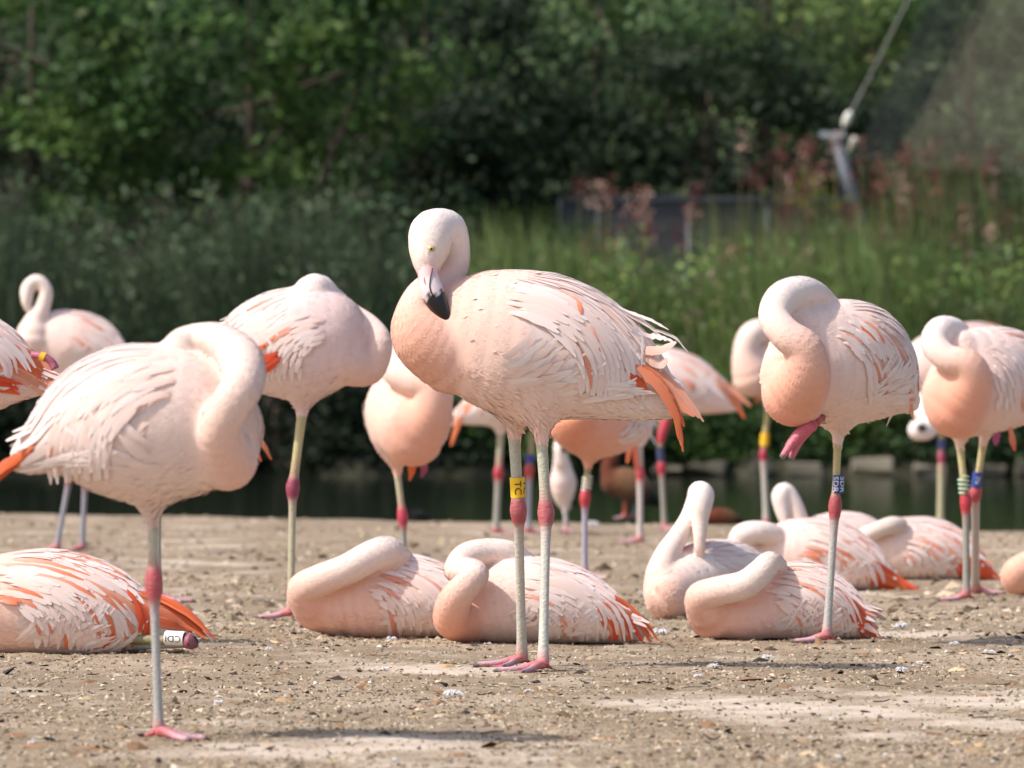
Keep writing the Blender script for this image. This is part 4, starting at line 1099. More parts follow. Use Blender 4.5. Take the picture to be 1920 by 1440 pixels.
# C
Cc = bird('pale pink flamingo asleep on one leg, neck looped beside its body, red wing patch', 1160, D=13.3, lat=.86, h=.0055, cards=20000, seed=8, group=GS,
    torso=[(622, 652, 52), (606, 644, 82), (576, 646, 102), (525, 648, 96), (472, 650, 66), (425, 660, 30)],
    wing=[[(620, 615, 60), (560, 622, 76), (500, 630, 62), (450, 640, 36)]],
    neck=[(640, 672, 50, -.02), (690, 690, 32, 0), (711, 645, 25, .0), (692, 612, 22, .03), (655, 588, 22, .07), (620, 560, 24, .05), (590, 546, 33, .0), (562, 566, 24, 0)],
    bodyc=[PEACH, PINK, WHITE * .6 + PINK * .4, WHITE * .5 + PINK * .5, PALE], neckc=[PEACH, PEACH, PALE, PALE, WHITE, WHITE, CREAM],
    legs=[leg((570, 745, 0, 0), (549, 914, 0, 0), (545, 1152, 0, 0), heading=170, r1=.0108, rk=.0165, r2=.0085, tib=lin(206, 190, 140), tar=lin(200, 190, 160), kc=lin(176, 70, 96), size=.08)],
    orange=.12, wing_s=(.12, .9), tail=False,
    pxfeathers=[])
fan(Cc, 612, 705, (-50, -165), (60, 122), 40, 11, .10, (20, 100), (30, 50), seed=303)
put_feathers(Cc['root'], Cc['base'], Cc['body'], Cc['D'], [dict(d, lift=.014) for d in between([(528, 655), (512, 664), (496, 676), (478, 690)], [(532, 668), (518, 678), (502, 690), (486, 702)], 5, 11, [RED, RED * .8 + ORNG * .2], 37) + between([(502, 640), (488, 648), (474, 658), (460, 666)], [(505, 646), (490, 655), (476, 664), (462, 672)], 2, 9, [ORNG], 38)], np.random.default_rng(6))
# D
Dd = bird('plump flamingo facing out asleep, folded neck above a salmon breast, red knee', 1098, D=15.6, lat=.95, h=.006, cards=13000, seed=9, group=GS,
    torso=[(770, 800, 66, -.10), (768, 785, 82, -.03), (764, 772, 84, .05), (758, 765, 66, .14), (752, 775, 34, .24)],
    neck=[(775, 815, 60, -.11), (806, 772, 42, -.15), (810, 728, 36, -.16), (775, 712, 31, -.15), (742, 692, 30, -.11), (738, 668, 24, -.04), (762, 665, 20, .04)],
    bodyc=[PEACH, PEACH, PALE, WHITE], neckc=[DEEP * .5 + SALM * .5, SALM * .5 + PEACH * .5, PEACH, PALE, WHITE, CREAM],
    legs=[leg((742, 862, 0, .02), (755, 968, 0, .02), (760, 1092, 0, .02), r1=.0095, rk=.0155, r2=.0085, tib=lin(200, 190, 160), kc=lin(222, 70, 96))], orange=.1, wing_s=(.15, .9), nfeat=.7, tail=False,
    pxfeathers=[dict(p=[(772, 850, .1), (772, 870, .1), (772, 885, .1), (768, 902, .1)], w=16, c=ORNG, c2=ORNG), dict(free=1, p=[(792, 850, .05), (795, 865, .04), (795, 880, .04), (790, 896, .04)], w=16, c=lin(190, 110, 130), c2=lin(150, 80, 105))])  # the purple feather strip stands in for a tucked foot
# E
Ee = bird('flamingo standing far left, thin neck raised in a tight loop above a pale pink body', 1036, D=19.3, lat=.86, h=.007, cards=9000, seed=11, group=GS,
    torso=[(66, 640, 38, -.03), (112, 652, 62), (160, 660, 62), (200, 668, 40), (232, 680, 14)], wing=[[(120, 635, 52), (165, 640, 48), (205, 655, 24)]],
    neck=[(62, 635, 36, -.05), (66, 605, 22, -.05), (80, 575, 15, -.05), (86, 545, 13, -.05), (70, 527, 13, -.05), (53, 540, 14, -.05), (50, 562, 11, -.06), (52, 580, 6, -.06)],
    bodyc=[PALE, PALE, PINK, SALM * .3 + PINK * .7], neckc=[PALE, CREAM, CREAM, CREAM],
    legs=[leg((132, 715, 0, 0), (131, 892, 0, 0), (106, 1033, 0, 0), r1=.009, rk=.0155, r2=.0095, tib=L_BLUE, tar=L_BLUE * .85, heading=200), leg((165, 715, 0, .05), (160, 896, 0, .05), (154, 1032, 0, .05), r1=.009, rk=.0155, r2=.0095, tar=L_BLUE * .85, heading=200)], orange=.15, nfeat=.7, tailcol=[SALM, PINK])
band(Ee['root'], Ee['base'], Ee['W']((161, 872, 0, .05)), Ee['W']((160, 885, 0, .05)), .0125, lin(52, 56, 120))
# F
Ff = bird('flamingo showing folded orange and red flight feathers and a yellow-ringed tucked foot', 1214, D=11.78, lat=.82, h=.0055, cards=12000, seed=12, group=GS, base_px=(-60, 1214),
    torso=[(-190, 670, 60), (-130, 680, 95), (-60, 690, 92), (0, 700, 62), (50, 712, 34), (80, 722, 16)], wing=[[(-110, 650, 80), (-40, 660, 68), (20, 680, 42), (62, 700, 20)]],
    neck=[(-200, 690, 55), (-235, 640, 36), (-225, 590, 32), (-180, 590, 30), (-150, 610, 24)],
    bodyc=[PEACH, PALE, PALE, PINK, CREAM], legs=[leg((-60, 770, 0, 0), (-58, 935, 0, 0), (-60, 1205, 0, 0), heading=180)], orange=.45, wing_s=(.1, .95), tail=False,
    pxfeathers=between([(-30, 618), (42, 648), (85, 680), (117, 716)], [(-40, 672), (10, 698), (50, 714), (92, 748)], 11, 15, [ORNG, SALM, ORNG * .7 + SALM * .3, ORNG * .7 + RED * .3], 30) + between([(-60, 690), (-20, 705), (10, 712), (40, 722)], [(-70, 715), (-30, 725), (0, 730), (35, 738)], 3, 15, [RED, RED * .6 + ORNG * .4], 33)
        + between([(-60, 605), (0, 625), (40, 655), (62, 690)], [(-60, 640), (-20, 660), (5, 685), (8, 710)], 7, 13, [PALE, WHITE, PINK], 34))
V_, Q_, T_, u_ = tube(crom(np.array([Ff['W'](s) for s in [(60, 665, 0, -.09), (80, 668, 0, -.10), (96, 678, 0, -.10), (104, 692, 0, -.10)]]), 4), np.linspace(.007, .009, 13), 10)
add('tucked_foot', MB().put(V_, Q_, T_, lin(168, 92, 110), u_).mesh('tucked_foot', [M['skin']], Ff['base']), Ff['root'])
band(Ff['root'], Ff['base'], Ff['W']((76, 667, 0, -.098)), Ff['W']((85, 671, 0, -.10)), .0098, lin(240, 180, 40))
# G
Gg = bird('salmon-breasted flamingo standing behind the preening bird, white spiral ring above its red knee', 1084, D=16.4, lat=.9, h=.007, cards=9000, seed=14, group=GS,
    torso=[(1075, 792, 50, -.08), (1105, 788, 70, -.02), (1140, 785, 70, .06), (1172, 790, 50, .14), (1190, 800, 30, .2)],
    neck=[(1078, 785, 48, -.1), (1070, 745, 32, -.1), (1085, 705, 27, -.08), (1110, 680, 27, -.04), (1140, 690, 22, 0)],
    bodyc=[DEEP * .4 + SALM * .6, SALM * .8 + PEACH * .2, PEACH, CREAM], neckc=[DEEP, SALM, PEACH, PALE],
    legs=[leg((1105, 848, 0, 0), (1097, 933, 0, 0), (1096, 1078, 0, 0), heading=-60, r1=.0095, rk=.0165, r2=.009, tar=lin(186, 176, 190), kc=lin(224, 70, 84))], orange=.1, nfeat=.5, tail=False)
band(Gg['root'], Gg['base'], Gg['W']((1102, 892, 0, 0)), Gg['W']((1099, 920, 0, 0)), .0125, lin(222, 216, 204), ring=True)
# H
Hh = bird('flamingo half hidden behind the preening bird, white rump and drooping orange wing tip', 1003, D=21.9, lat=.9, h=.007, cards=8000, seed=15, group=GS,
    torso=[(1020, 735, 38), (990, 742, 50), (945, 752, 48), (905, 764, 34), (868, 778, 18)], neck=[(1015, 740, 36), (1035, 700, 24), (1020, 670, 20), (985, 668, 18)],
    bodyc=[PEACH, PALE, WHITE, WHITE], legs=[leg((940, 790, 0, 0), (935, 886, 0, 0), (930, 998, 0, 0), heading=20, r1=.014, rk=.021, r2=.0135, kc=lin(214, 66, 84), tib=lin(190, 180, 150)), leg((1003, 785, 0, .1), (992, 882, 0, .1), (990, 996, 0, .1), heading=20, r1=.012, rk=.02, r2=.012, kc=lin(226, 84, 84), tar=lin(190, 184, 190))],
    orange=.1, nfeat=.5, tail=False, pxfeathers=[dict(p=[(905, 740, -.08), (880, 758, -.08), (862, 785, -.08), (845, 836, -.08)], w=16, c=SALM, c2=ORNG), dict(p=[(910, 735, -.06), (885, 748, -.06), (865, 765, -.06), (848, 800, -.06)], w=16, c=PINK, c2=SALM)])
band(Hh['root'], Hh['base'], Hh['W']((994, 852, 0, .1)), Hh['W']((993, 868, 0, .1)), .017, lin(58, 66, 140))
# I
Ii = bird('flamingo behind the preening bird with long orange wing tips, dark blue ring over its knee', 995, D=22.7, lat=.88, h=.007, cards=9000, seed=16, group=GS,
    torso=[(1175, 715, 36), (1225, 712, 56), (1280, 722, 54), (1335, 742, 34), (1375, 758, 14)], wing=[[(1225, 695, 44), (1285, 702, 36), (1345, 730, 18)]], neck=[(1170, 715, 34), (1140, 690, 22), (1140, 655, 19), (1165, 650, 18)],
    bodyc=[PALE, WHITE, PINK, WHITE], legs=[leg((1236, 770, 0, 0), (1240, 876, 0, 0), (1246, 988, 0, 0), heading=-80, size=.085, r1=.0115, rk=.0185, r2=.011, kc=lin(222, 60, 84))], orange=.2, nfeat=.5, tail=False,
    pxfeathers=[dict(p=[(1310, 700, -.06), (1350, 715, -.06), (1380, 735, -.06), (1408, 762, -.06)], w=18, c=SALM, c2=ORNG * .5 + SALM * .5), dict(p=[(1320, 712, -.07), (1355, 728, -.07), (1378, 752, -.07), (1396, 785, -.07)], w=16, c=SALM, c2=ORNG), dict(p=[(1320, 705, -.05), (1350, 720, -.05), (1375, 738, -.05), (1394, 755, -.05)], w=18, c=SALM, c2=SALM), dict(p=[(1270, 700, -.13), (1285, 712, -.13), (1295, 722, -.13), (1300, 732, -.13)], w=18, c=PINK, c2=ORNG)])
V_, Q_, T_, u_ = tube(crom(np.array([Ii['W'](s) for s in [(1250, 780, 0, -.08), (1246, 800, 0, -.09), (1240, 818, 0, -.09), (1238, 832, 0, -.09)]]), 4), np.linspace(.022, .014, 13), 10)
add('tucked_foot', MB().put(V_, Q_, T_, lin(190, 60, 76), u_).mesh('tucked_foot', [M['skin']], Ii['base']), Ii['root'])
band(Ii['root'], Ii['base'], Ii['W']((1238, 838, 0, 0)), Ii['W']((1239, 864, 0, 0)), .0155, lin(60, 64, 96))
I2 = bird('flamingo seen mostly as one pale leg with a pink foot behind the preening bird', 1020, D=20.5, lat=.9, h=.007, cards=7000, seed=17, group=GS,
    torso=[(1110, 720, 40, -.05), (1145, 725, 55), (1178, 748, 48), (1196, 790, 32), (1198, 822, 16)], neck=[(1108, 715, 38), (1080, 690, 24), (1085, 650, 20), (1110, 645, 18)],
    bodyc=[PALE, PINK, PINK, WHITE], legs=[leg((1198, 770, 0, 0), (1200, 886, 0, 0), (1200, 1010, 0, 0), heading=186, size=.085, r1=.0125, rk=.0175, r2=.0115, kc=lin(230, 84, 96), tib=lin(222, 204, 190), tar=lin(214, 200, 190))], orange=.1, nfeat=.4, tail=False,
    pxfeathers=[dict(p=[(1180, 790, -.06), (1176, 820, -.06), (1178, 845, -.06), (1176, 868, -.06)], w=14, c=SALM, c2=ORNG), dict(p=[(1190, 800, -.06), (1188, 830, -.06), (1190, 850, -.06), (1192, 880, -.06)], w=15, c=SALM, c2=RED * .5 + ORNG * .5)])
# J
Jj = bird('flamingo largely hidden behind the blue-ringed bird, its own ring bright yellow', 984, D=23.6, lat=.9, h=.007, cards=7000, seed=18, group=GS,
    torso=[(1415, 695, 38, -.05), (1450, 690, 56), (1500, 700, 58), (1555, 712, 40), (1590, 725, 20)], neck=[(1412, 705, 40, -.06), (1400, 665, 27, -.08), (1408, 630, 24, -.08), (1435, 620, 22, -.05), (1465, 640, 20, 0)],
    bodyc=[PEACH, PALE, PALE, WHITE], neckc=[PEACH, PALE, CREAM, CREAM], legs=[leg((1442, 748, 0, 0), (1431, 852, 0, 0), (1437, 978, 0, 0), r1=.0125, rk=.0175, r2=.0125, tib=lin(206, 190, 130), tar=lin(206, 198, 186), kc=lin(214, 66, 96))], orange=.1, nfeat=.4, tail=False,
    pxfeathers=[dict(p=[(1425, 725, -.1), (1422, 738, -.1), (1420, 748, -.1), (1417, 756, -.1)], w=12, c=SALM, c2=ORNG)])
band(Jj['root'], Jj['base'], Jj['W']((1435, 812, 0, 0)), Jj['W']((1433, 836, 0, 0)), .0185, lin(244, 190, 40))
# K
Kk = bird('flamingo asleep on one leg with a blue lettered ring, other pink foot tucked up', 1207, D=11.95, lat=.9, h=.0048, cards=30000, seed=21, group=GS,
    torso=[(1484, 706, 62, -.07), (1520, 694, 94, -.03), (1570, 686, 112, .03), (1622, 694, 96, .09), (1662, 722, 58, .15), (1700, 748, 26, .2)],
    wing=[[(1500, 618, 46, -.07), (1560, 650, 84, .02), (1615, 656, 82, .06), (1660, 685, 52, .11), (1690, 715, 24, .16)]],
    neck=[(1490, 738, 62, -.09), (1512, 700, 46, -.15), (1508, 655, 36, -.175), (1475, 628, 31, -.175), (1452, 596, 30, -.15), (1466, 562, 33, -.11), (1500, 548, 31, -.07), (1532, 556, 26, -.03), (1562, 580, 18, .02)],
    bodyc=[PEACH, PALE, PALE, PALE, WHITE], neckc=[SALM * .8 + DEEP * .2, SALM * .6 + PEACH * .4, PEACH, PALE, CREAM, WHITE, WHITE, PALE],
    legs=[leg((1572, 792, 0, .02), (1566, 950, 0, .02), (1550, 1197, 0, 0), heading=184, r1=.0082, rk=.0145, r2=.0083, tib=lin(212, 196, 140), tar=lin(198, 192, 184), kc=lin(206, 84, 96), size=.07)],
    orange=.18, wing_s=(.1, .95), nfeat=1.1, flank=1.4, tail=False,
    pxfeathers=[dict(p=[(1690, 700, .05), (1702, 728, .05), (1708, 755, .05), (1712, 788, .05)], w=14, c=RED * .5 + ORNG * .5, c2=SALM), dict(p=[(1670, 690, .02), (1690, 700, .02), (1702, 712, .02), (1708, 722, .02)], w=20, c=RED, c2=RED),
                dict(p=[(1680, 745, .06), (1685, 765, .06), (1672, 780, .06), (1662, 800, .06)], w=11, c=SALM, c2=PALE), dict(p=[(1640, 580, -.02), (1685, 620, 0), (1702, 660, .02), (1708, 690, .02)], w=12, c=WHITE, c2=CREAM, fray=.15),
                dict(p=[(1600, 590, -.09), (1628, 604, -.08), (1648, 625, -.06), (1660, 645, -.04)], w=10, c=PEACH, c2=ORNG), dict(p=[(1590, 596, -.10), (1612, 610, -.10), (1632, 628, -.09), (1645, 640, -.07)], w=8, c=ORNG, c2=ORNG)])
tf = MB()
build_leg(tf, Kk['W']((1545, 785, 0, -.02)), Kk['W']((1540, 780, 0, -.06)), Kk['W']((1520, 798, 0, -.10)), r1=.008, rk=.010, r2=.011, tar=lin(206, 90, 104))
for tx, ty, dz in ((1466, 858, -.13), (1483, 860, -.105), (1476, 838, -.085)):
    q_ = crom(np.array([Kk['W'](s) for s in [(1522, 795, 0, -.10), ((1522 + tx) / 2 - 4, (800 + ty) / 2 - 4, 0, (-.1 + dz) / 2), (tx, ty, 0, dz)]]), 5)
    V_, Q_, T_, u_ = tube(q_, np.linspace(.0135, .0065, len(q_)), 10)
    cT = np.linspace(0, 1, len(q_))[:, None]; cT = np.where(cT > .93, lin(120, 112, 112), lin(206, 92, 106) * (1 - cT * .5) + lin(190, 130, 140) * cT * .5)
    cT = np.repeat(cT, 10, 0); tf.put(V_, Q_, T_, np.vstack([cT, cT[:1], cT[-1:]]), u_)
add('tucked_foot', tf.mesh('tucked_foot', [M['skin']], Kk['base']), Kk['root'])
band(Kk['root'], Kk['base'], Kk['W']((1572, 891, 0, .02)), Kk['W']((1571, 925, 0, .02)), .0118, lin(30, 58, 130), [('SDR', -.55, .0165, .033), ('SDR', .75, .0165, .033)], (.85, .86, .88))
fan(Kk, 1570, 745, (62, 138), (100, 168), 36, 12, .14, (22, 100), (30, 52), seed=304)
# L
Ll = bird('flamingo on two legs with green and blue rings, folded neck over a deep salmon breast', 1130, D=14.5, lat=.92, h=.0055, cards=18000, seed=23, group=GS,
    torso=[(1795, 742, 70, -.08), (1828, 726, 92, -.03), (1872, 716, 92, .05), (1915, 726, 68, .13), (1950, 752, 30, .2)], wing=[[(1800, 655, 36, -.08), (1860, 680, 64, .02), (1910, 690, 60, .08), (1950, 720, 30, .15)]],
    neck=[(1796, 760, 62, -.10), (1822, 715, 40, -.15), (1812, 684, 31, -.17), (1776, 672, 26, -.165), (1752, 645, 26, -.14), (1764, 620, 27, -.10), (1792, 622, 24, -.05), (1815, 640, 18, 0)],
    bodyc=[SALM * .6 + PEACH * .4, PALE, PINK, PINK, WHITE], neckc=[DEEP, SALM * .8 + PEACH * .2, PEACH, PALE, WHITE, WHITE, PINK],
    legs=[leg((1797, 808, 0, 0), (1811, 942, 0, 0), (1812, 1124, 0, 0), heading=188, r1=.0092, rk=.0155, r2=.009, tib=lin(212, 196, 146), kc=lin(222, 64, 76), size=.07), leg((1848, 802, 0, .1), (1829, 926, 0, .12), (1829, 1103, 0, .5), heading=-4, r1=.0092, rk=.0165, r2=.0105, tib=lin(212, 196, 146), tar=lin(206, 196, 190), kc=lin(216, 84, 96), size=.075)],
    orange=.16, wing_s=(.12, .95), nfeat=.8, tail=False, pxfeathers=[dict(p=[(1890, 790, .02), (1896, 810, .02), (1900, 830, .02), (1903, 846, .02)], w=16, c=SALM, c2=RED * .5 + ORNG * .5), dict(free=1, p=[(1868, 790, -.02), (1870, 805, -.02), (1868, 825, -.02), (1866, 836, -.02)], w=16, c=lin(190, 100, 130), c2=lin(160, 90, 120))])  # the mauve strip is a tucked foot shaped as a feather
band(Ll['root'], Ll['base'], Ll['W']((1806, 893, 0, 0)), Ll['W']((1809, 925, 0, 0)), .0132, lin(176, 200, 172), ring=True)
band(Ll['root'], Ll['base'], Ll['W']((1834, 885, 0, .11)), Ll['W']((1830, 913, 0, .115)), .0135, lin(44, 70, 142), [('TN', 0, .016, .02)], (.8, .8, .82))
fan(Ll, 1850, 760, (20, 100), (60, 130), 22, 10, .12, (10, 100), (30, 50), seed=305)
# M
Mm = bird('flamingo behind the two-legged ringed bird, head hung low with black bill showing', 990, D=22.8, lat=.88, h=.007, cards=8000, seed=24, group=GS,
    torso=[(1722, 690, 40), (1765, 680, 62), (1825, 680, 66), (1885, 690, 54), (1930, 715, 26)], wing=[[(1790, 660, 52), (1850, 655, 48), (1905, 675, 34), (1940, 705, 16)]],
    neck=[(1722, 705, 34), (1716, 740, 24), (1735, 775, 20, -.08), (1748, 795, 18, -.12), (1736, 806, 19, -.14), (1722, 806, 20, -.16)],
    bodyc=[PALE, PINK, SALM * .4 + PINK * .6, SALM * .6 + PINK * .4], neckc=[PALE, CREAM, WHITE], legs=[leg((1766, 745, 0, 0), (1765, 857, 0, 0), (1763, 984, 0, 0), heading=180, r1=.0125, rk=.0165, r2=.0145, tar=lin(196, 186, 150), tib=lin(206, 186, 130), kc=lin(200, 80, 110))], orange=.3, nfeat=.6, tail=False)
ball('bill', P(1728, 802, 22.8 - .205), .018, (.012, .011, .012), Mm['root'], Mm['base'], (1.1, 1.4, .9))
band(Mm['root'], Mm['base'], Mm['W']((1765.5, 824, 0, 0)), Mm['W']((1765, 842, 0, 0)), .0165, lin(74, 82, 130))
# Y: hidden behind B
Yy = bird('flamingo hidden behind the pale sleeping bird, only an orange tail tip and leg showing', 1130, D=14.4, lat=.88, h=.008, cards=5000, seed=26, group=GS,
    torso=[(250, 790, 40), (290, 790, 70), (350, 795, 72), (410, 810, 45), (450, 825, 20)], neck=[(250, 790, 38), (215, 770, 25), (220, 740, 24), (260, 740, 22)], legs=[leg((299, 850, 0, 0), (296, 945, 0, 0), (297, 1122, 0, 0), heading=0, rk=.015, r2=.008)],
    orange=.1, nfeat=.3, tail=False, pxfeathers=[dict(p=[(430, 805, 0), (465, 815, 0), (492, 830, 0), (509, 862, 0)], w=17, c=SALM, c2=ORNG), dict(p=[(425, 815, 0), (455, 825, 0), (475, 840, 0), (490, 865, 0)], w=17, c=SALM, c2=ORNG)])

# ---- resting birds
def rest(label, contact, torso, neck, **k):
    return bird(label, contact, torso, neck, D=ground_d(contact) + k.pop('half', .07), lying=True, group=GL, **k)
Pp = rest('resting flamingo with orange-streaked wing, fanned red-orange tail and white leg ring', 1229,
    [(-95, 1160, 62), (-40, 1148, 82), (30, 1140, 92), (110, 1140, 94), (190, 1152, 80), (262, 1168, 48), (330, 1178, 22)],
    [(-100, 1165, 55), (-140, 1140, 34), (-130, 1100, 28), (-90, 1085, 26), (-55, 1085, 24)], half=.09, lat=.95, h=.005, cards=24000, seed=31,
    wing=[[(-10, 1120, 74), (80, 1112, 78), (165, 1122, 70), (235, 1145, 46), (300, 1165, 22)]], bodyc=[SALM * .4 + PEACH * .6, PEACH, PALE, PALE, WHITE], orange=.42, wing_s=(.08, .92), nfeat=1.2, flank=2.2, droop=1.25, tail=False,
    legs=[leg((190, 1195, 0, -.02), (359, 1203, 0, -.085), (170, 1216, 0, .02), kl=.016, r1=.0105, rk=.0165, r2=.0105, tib=lin(150, 140, 100), tar=lin(170, 166, 160), kc=lin(182, 92, 112))],
    pxfeathers=between([(225, 1100), (300, 1116), (362, 1150), (408, 1198)], [(215, 1150), (275, 1166), (320, 1174), (356, 1184)], 13, 13, [ORNG, ORNG * .6 + SALM * .4, RED * .4 + ORNG * .6], 21)
        + between([(215, 1085), (248, 1120), (264, 1155), (262, 1190)], [(235, 1105), (262, 1135), (278, 1165), (276, 1192)], 5, 13, [RED, RED * .6 + ORNG * .4], 22)
        + [dict(p=[(335, 1140), (365, 1162), (388, 1185), (402, 1208)], w=14, c=ORNG, c2=WHITE), dict(p=[(150, 1228), (200, 1222), (245, 1200), (278, 1163)], w=11, c=PINK, c2=WHITE, fray=.2), dict(p=[(165, 1228), (205, 1219), (240, 1202), (262, 1180)], w=8, c=WHITE, c2=WHITE, fray=.2),
        dict(p=[(160, 1220), (185, 1212), (205, 1200), (212, 1188)], w=15, c=ORNG, c2=RED)])
band(Pp['root'], Pp['base'], Pp['W']((347, 1198, 0, -.081)), Pp['W']((312, 1196, 0, -.067)), .0150, lin(232, 230, 222), [('CDI', 0, .019, .033)], (.02, .02, .02))
fan(Pp, 0, 1205, (70, 290), (75, 160), 74, 14, .27, (16, 104), (28, 50), seed=306, lying=True)
flanks(Pp, [(10, 1215), (40, 1190), (62, 1165), (70, 1148)], [(120, 1222), (152, 1200), (178, 1178), (192, 1166)], 10, 17, [PINK, PALE, WHITE], 407, True)
flanks(Pp, [(110, 1222), (150, 1205), (185, 1190), (215, 1178)], [(150, 1227), (185, 1222), (215, 1214), (240, 1200)], 5, 15, [PINK, PALE, WHITE], 408, True)
Qq = rest('resting flamingo with smooth neck laid up its back, side by side with another sleeper', 1198,
    [(598, 1130, 52), (650, 1126, 70), (728, 1124, 76), (800, 1128, 72), (862, 1142, 48), (920, 1158, 24)],
    [(596, 1130, 52, -.01), (574, 1106, 35, -.05), (602, 1087, 30, -.085), (650, 1068, 29, -.10), (695, 1045, 31, -.085), (728, 1036, 31, -.06), (752, 1048, 22, -.02)], half=.08, lat=1.0, h=.005, cards=22000, seed=33,
    wing=[[(690, 1108, 60), (760, 1104, 60), (830, 1125, 44)]], bodyc=[SALM * .5 + PEACH * .5, PEACH, PALE * .6 + PEACH * .4, PALE, WHITE], neckc=[SALM * .6 + PEACH * .4, PEACH, PALE, CREAM, CREAM, PALE], orange=.18, wing_s=(.12, .95), droop=.9)
fan(Qq, 690, 1190, (40, 200), (70, 140), 40, 11, .16, (20, 98), (30, 50), seed=307, lying=True)
Rr = rest('resting flamingo whose folded neck stands up in a bend, lying behind the preening bird’s legs', 1208,
    [(884, 1145, 54), (935, 1138, 68), (1000, 1132, 74), (1070, 1142, 66), (1130, 1160, 46), (1185, 1180, 24)],
    [(880, 1160, 46, -.02), (850, 1160, 38, -.06), (852, 1128, 32, -.10), (876, 1096, 27, -.125), (893, 1076, 24, -.12), (878, 1068, 23, -.09), (856, 1068, 24, -.05), (876, 1044, 27, -.02), (918, 1034, 25, .0), (958, 1040, 25, .01), (985, 1052, 18, .03)], half=.08, lat=1.0, h=.005, cards=24000, seed=35,
    wing=[[(960, 1112, 62), (1030, 1112, 62), (1100, 1135, 46), (1150, 1160, 26)]], bodyc=[SALM * .5 + PEACH * .5, PALE, PALE, WHITE, WHITE], neckc=[DEEP * .6 + SALM * .4, SALM, PEACH, PALE, PALE, PALE, CREAM, CREAM, WHITE], orange=.12, wing_s=(.12, .92), flank=1.6, droop=1.2, tail=False,
    pxfeathers=between([(1105, 1098), (1168, 1128), (1206, 1162), (1236, 1205)], [(1090, 1115), (1120, 1142), (1132, 1170), (1128, 1206)], 12, 12, [RED, RED * .5 + ORNG * .5, ORNG, SALM * .5 + ORNG * .5], 23)
        + between([(1100, 1092), (1150, 1130), (1176, 1165), (1182, 1202)], [(1060, 1110), (1086, 1142), (1094, 1172), (1090, 1206)], 7, 9, [WHITE, PALE, CREAM], 24))
fan(Rr, 965, 1198, (60, 215), (60, 122), 46, 11, .10, (12, 96), (30, 50), seed=308, lying=True)
flanks(Rr, [(935, 1165), (965, 1150), (985, 1138), (1000, 1122)], [(1010, 1195), (1040, 1180), (1065, 1168), (1080, 1155)], 9, 13, [PINK, WHITE, PALE], 409, True)
Ss = rest('resting flamingo sitting upright with its head raised and turned away', 1168,
    [(1248, 1118, 38, -.10), (1262, 1104, 54, -.04), (1310, 1088, 70, .05), (1370, 1082, 66, .16), (1420, 1092, 44, .25)],
    [(1252, 1125, 40, -.08), (1238, 1085, 30, -.07), (1248, 1045, 24, -.04), (1272, 1005, 19, -.01), (1292, 968, 16, .02), (1308, 930, 19, .03), (1314, 928, 25, .01), (1313, 950, 22, -.01), (1312, 978, 16, -.02), (1312, 1008, 12, -.03), (1312, 1030, 11, -.03)], half=.14, lat=1.0, h=.0055, cards=16000, seed=37,
    bodyc=[PEACH, PALE, CREAM, PALE, WHITE], neckc=[SALM * .4 + PEACH * .6, PALE, CREAM, WHITE, WHITE, CREAM, CREAM, PALE], orange=.2, tail=False, nfeat=.8)
Tt = rest('resting flamingo with thick pale neck bent across its side and one white feather sticking out', 1201,
    [(1340, 1144, 54), (1392, 1144, 58), (1450, 1134, 66), (1520, 1136, 64), (1578, 1156, 42), (1620, 1176, 20)],
    [(1340, 1148, 52, -.01), (1318, 1122, 33, -.05), (1348, 1108, 28, -.085), (1395, 1098, 28, -.105), (1425, 1075, 26, -.10), (1444, 1055, 22, -.08), (1462, 1060, 14, -.05)], half=.08, lat=1.0, h=.005, cards=22000, seed=39,
    wing=[[(1450, 1116, 54), (1520, 1114, 54), (1575, 1138, 36), (1610, 1160, 18)]], bodyc=[SALM * .5 + PEACH * .5, PEACH * .5 + PINK * .5, PINK, PINK, WHITE], neckc=[SALM * .6 + PEACH * .4, PEACH, PALE, CREAM, CREAM, CREAM], orange=.2, wing_s=(.16, .95), flank=1.6, droop=1.0, tail=False,
    pxfeathers=between([(1555, 1095), (1600, 1125), (1626, 1158), (1648, 1200)], [(1560, 1125), (1588, 1148), (1604, 1170), (1612, 1196)], 9, 10, [RED, ORNG, RED * .5 + ORNG * .5, SALM], 25)
        + between([(1530, 1080), (1580, 1110), (1606, 1142), (1616, 1172)], [(1530, 1110), (1560, 1135), (1574, 1160), (1576, 1190)], 6, 8, [WHITE, PALE, PINK], 26)
        + [dict(p=[(1530, 1200), (1570, 1190), (1602, 1172), (1628, 1149)], w=11, c=WHITE, c2=WHITE, fray=.2), dict(p=[(1560, 1180), (1578, 1168), (1590, 1150), (1598, 1138)], w=10, c=WHITE, c2=PINK, fray=.2)])
fan(Tt, 1440, 1192, (50, 178), (60, 118), 40, 10, .16, (14, 98), (30, 50), seed=309, lying=True)
flanks(Tt, [(1450, 1180), (1475, 1160), (1495, 1145), (1510, 1132)], [(1525, 1200), (1552, 1185), (1572, 1168), (1585, 1150)], 9, 12, [WHITE, PINK, WHITE], 410, True)
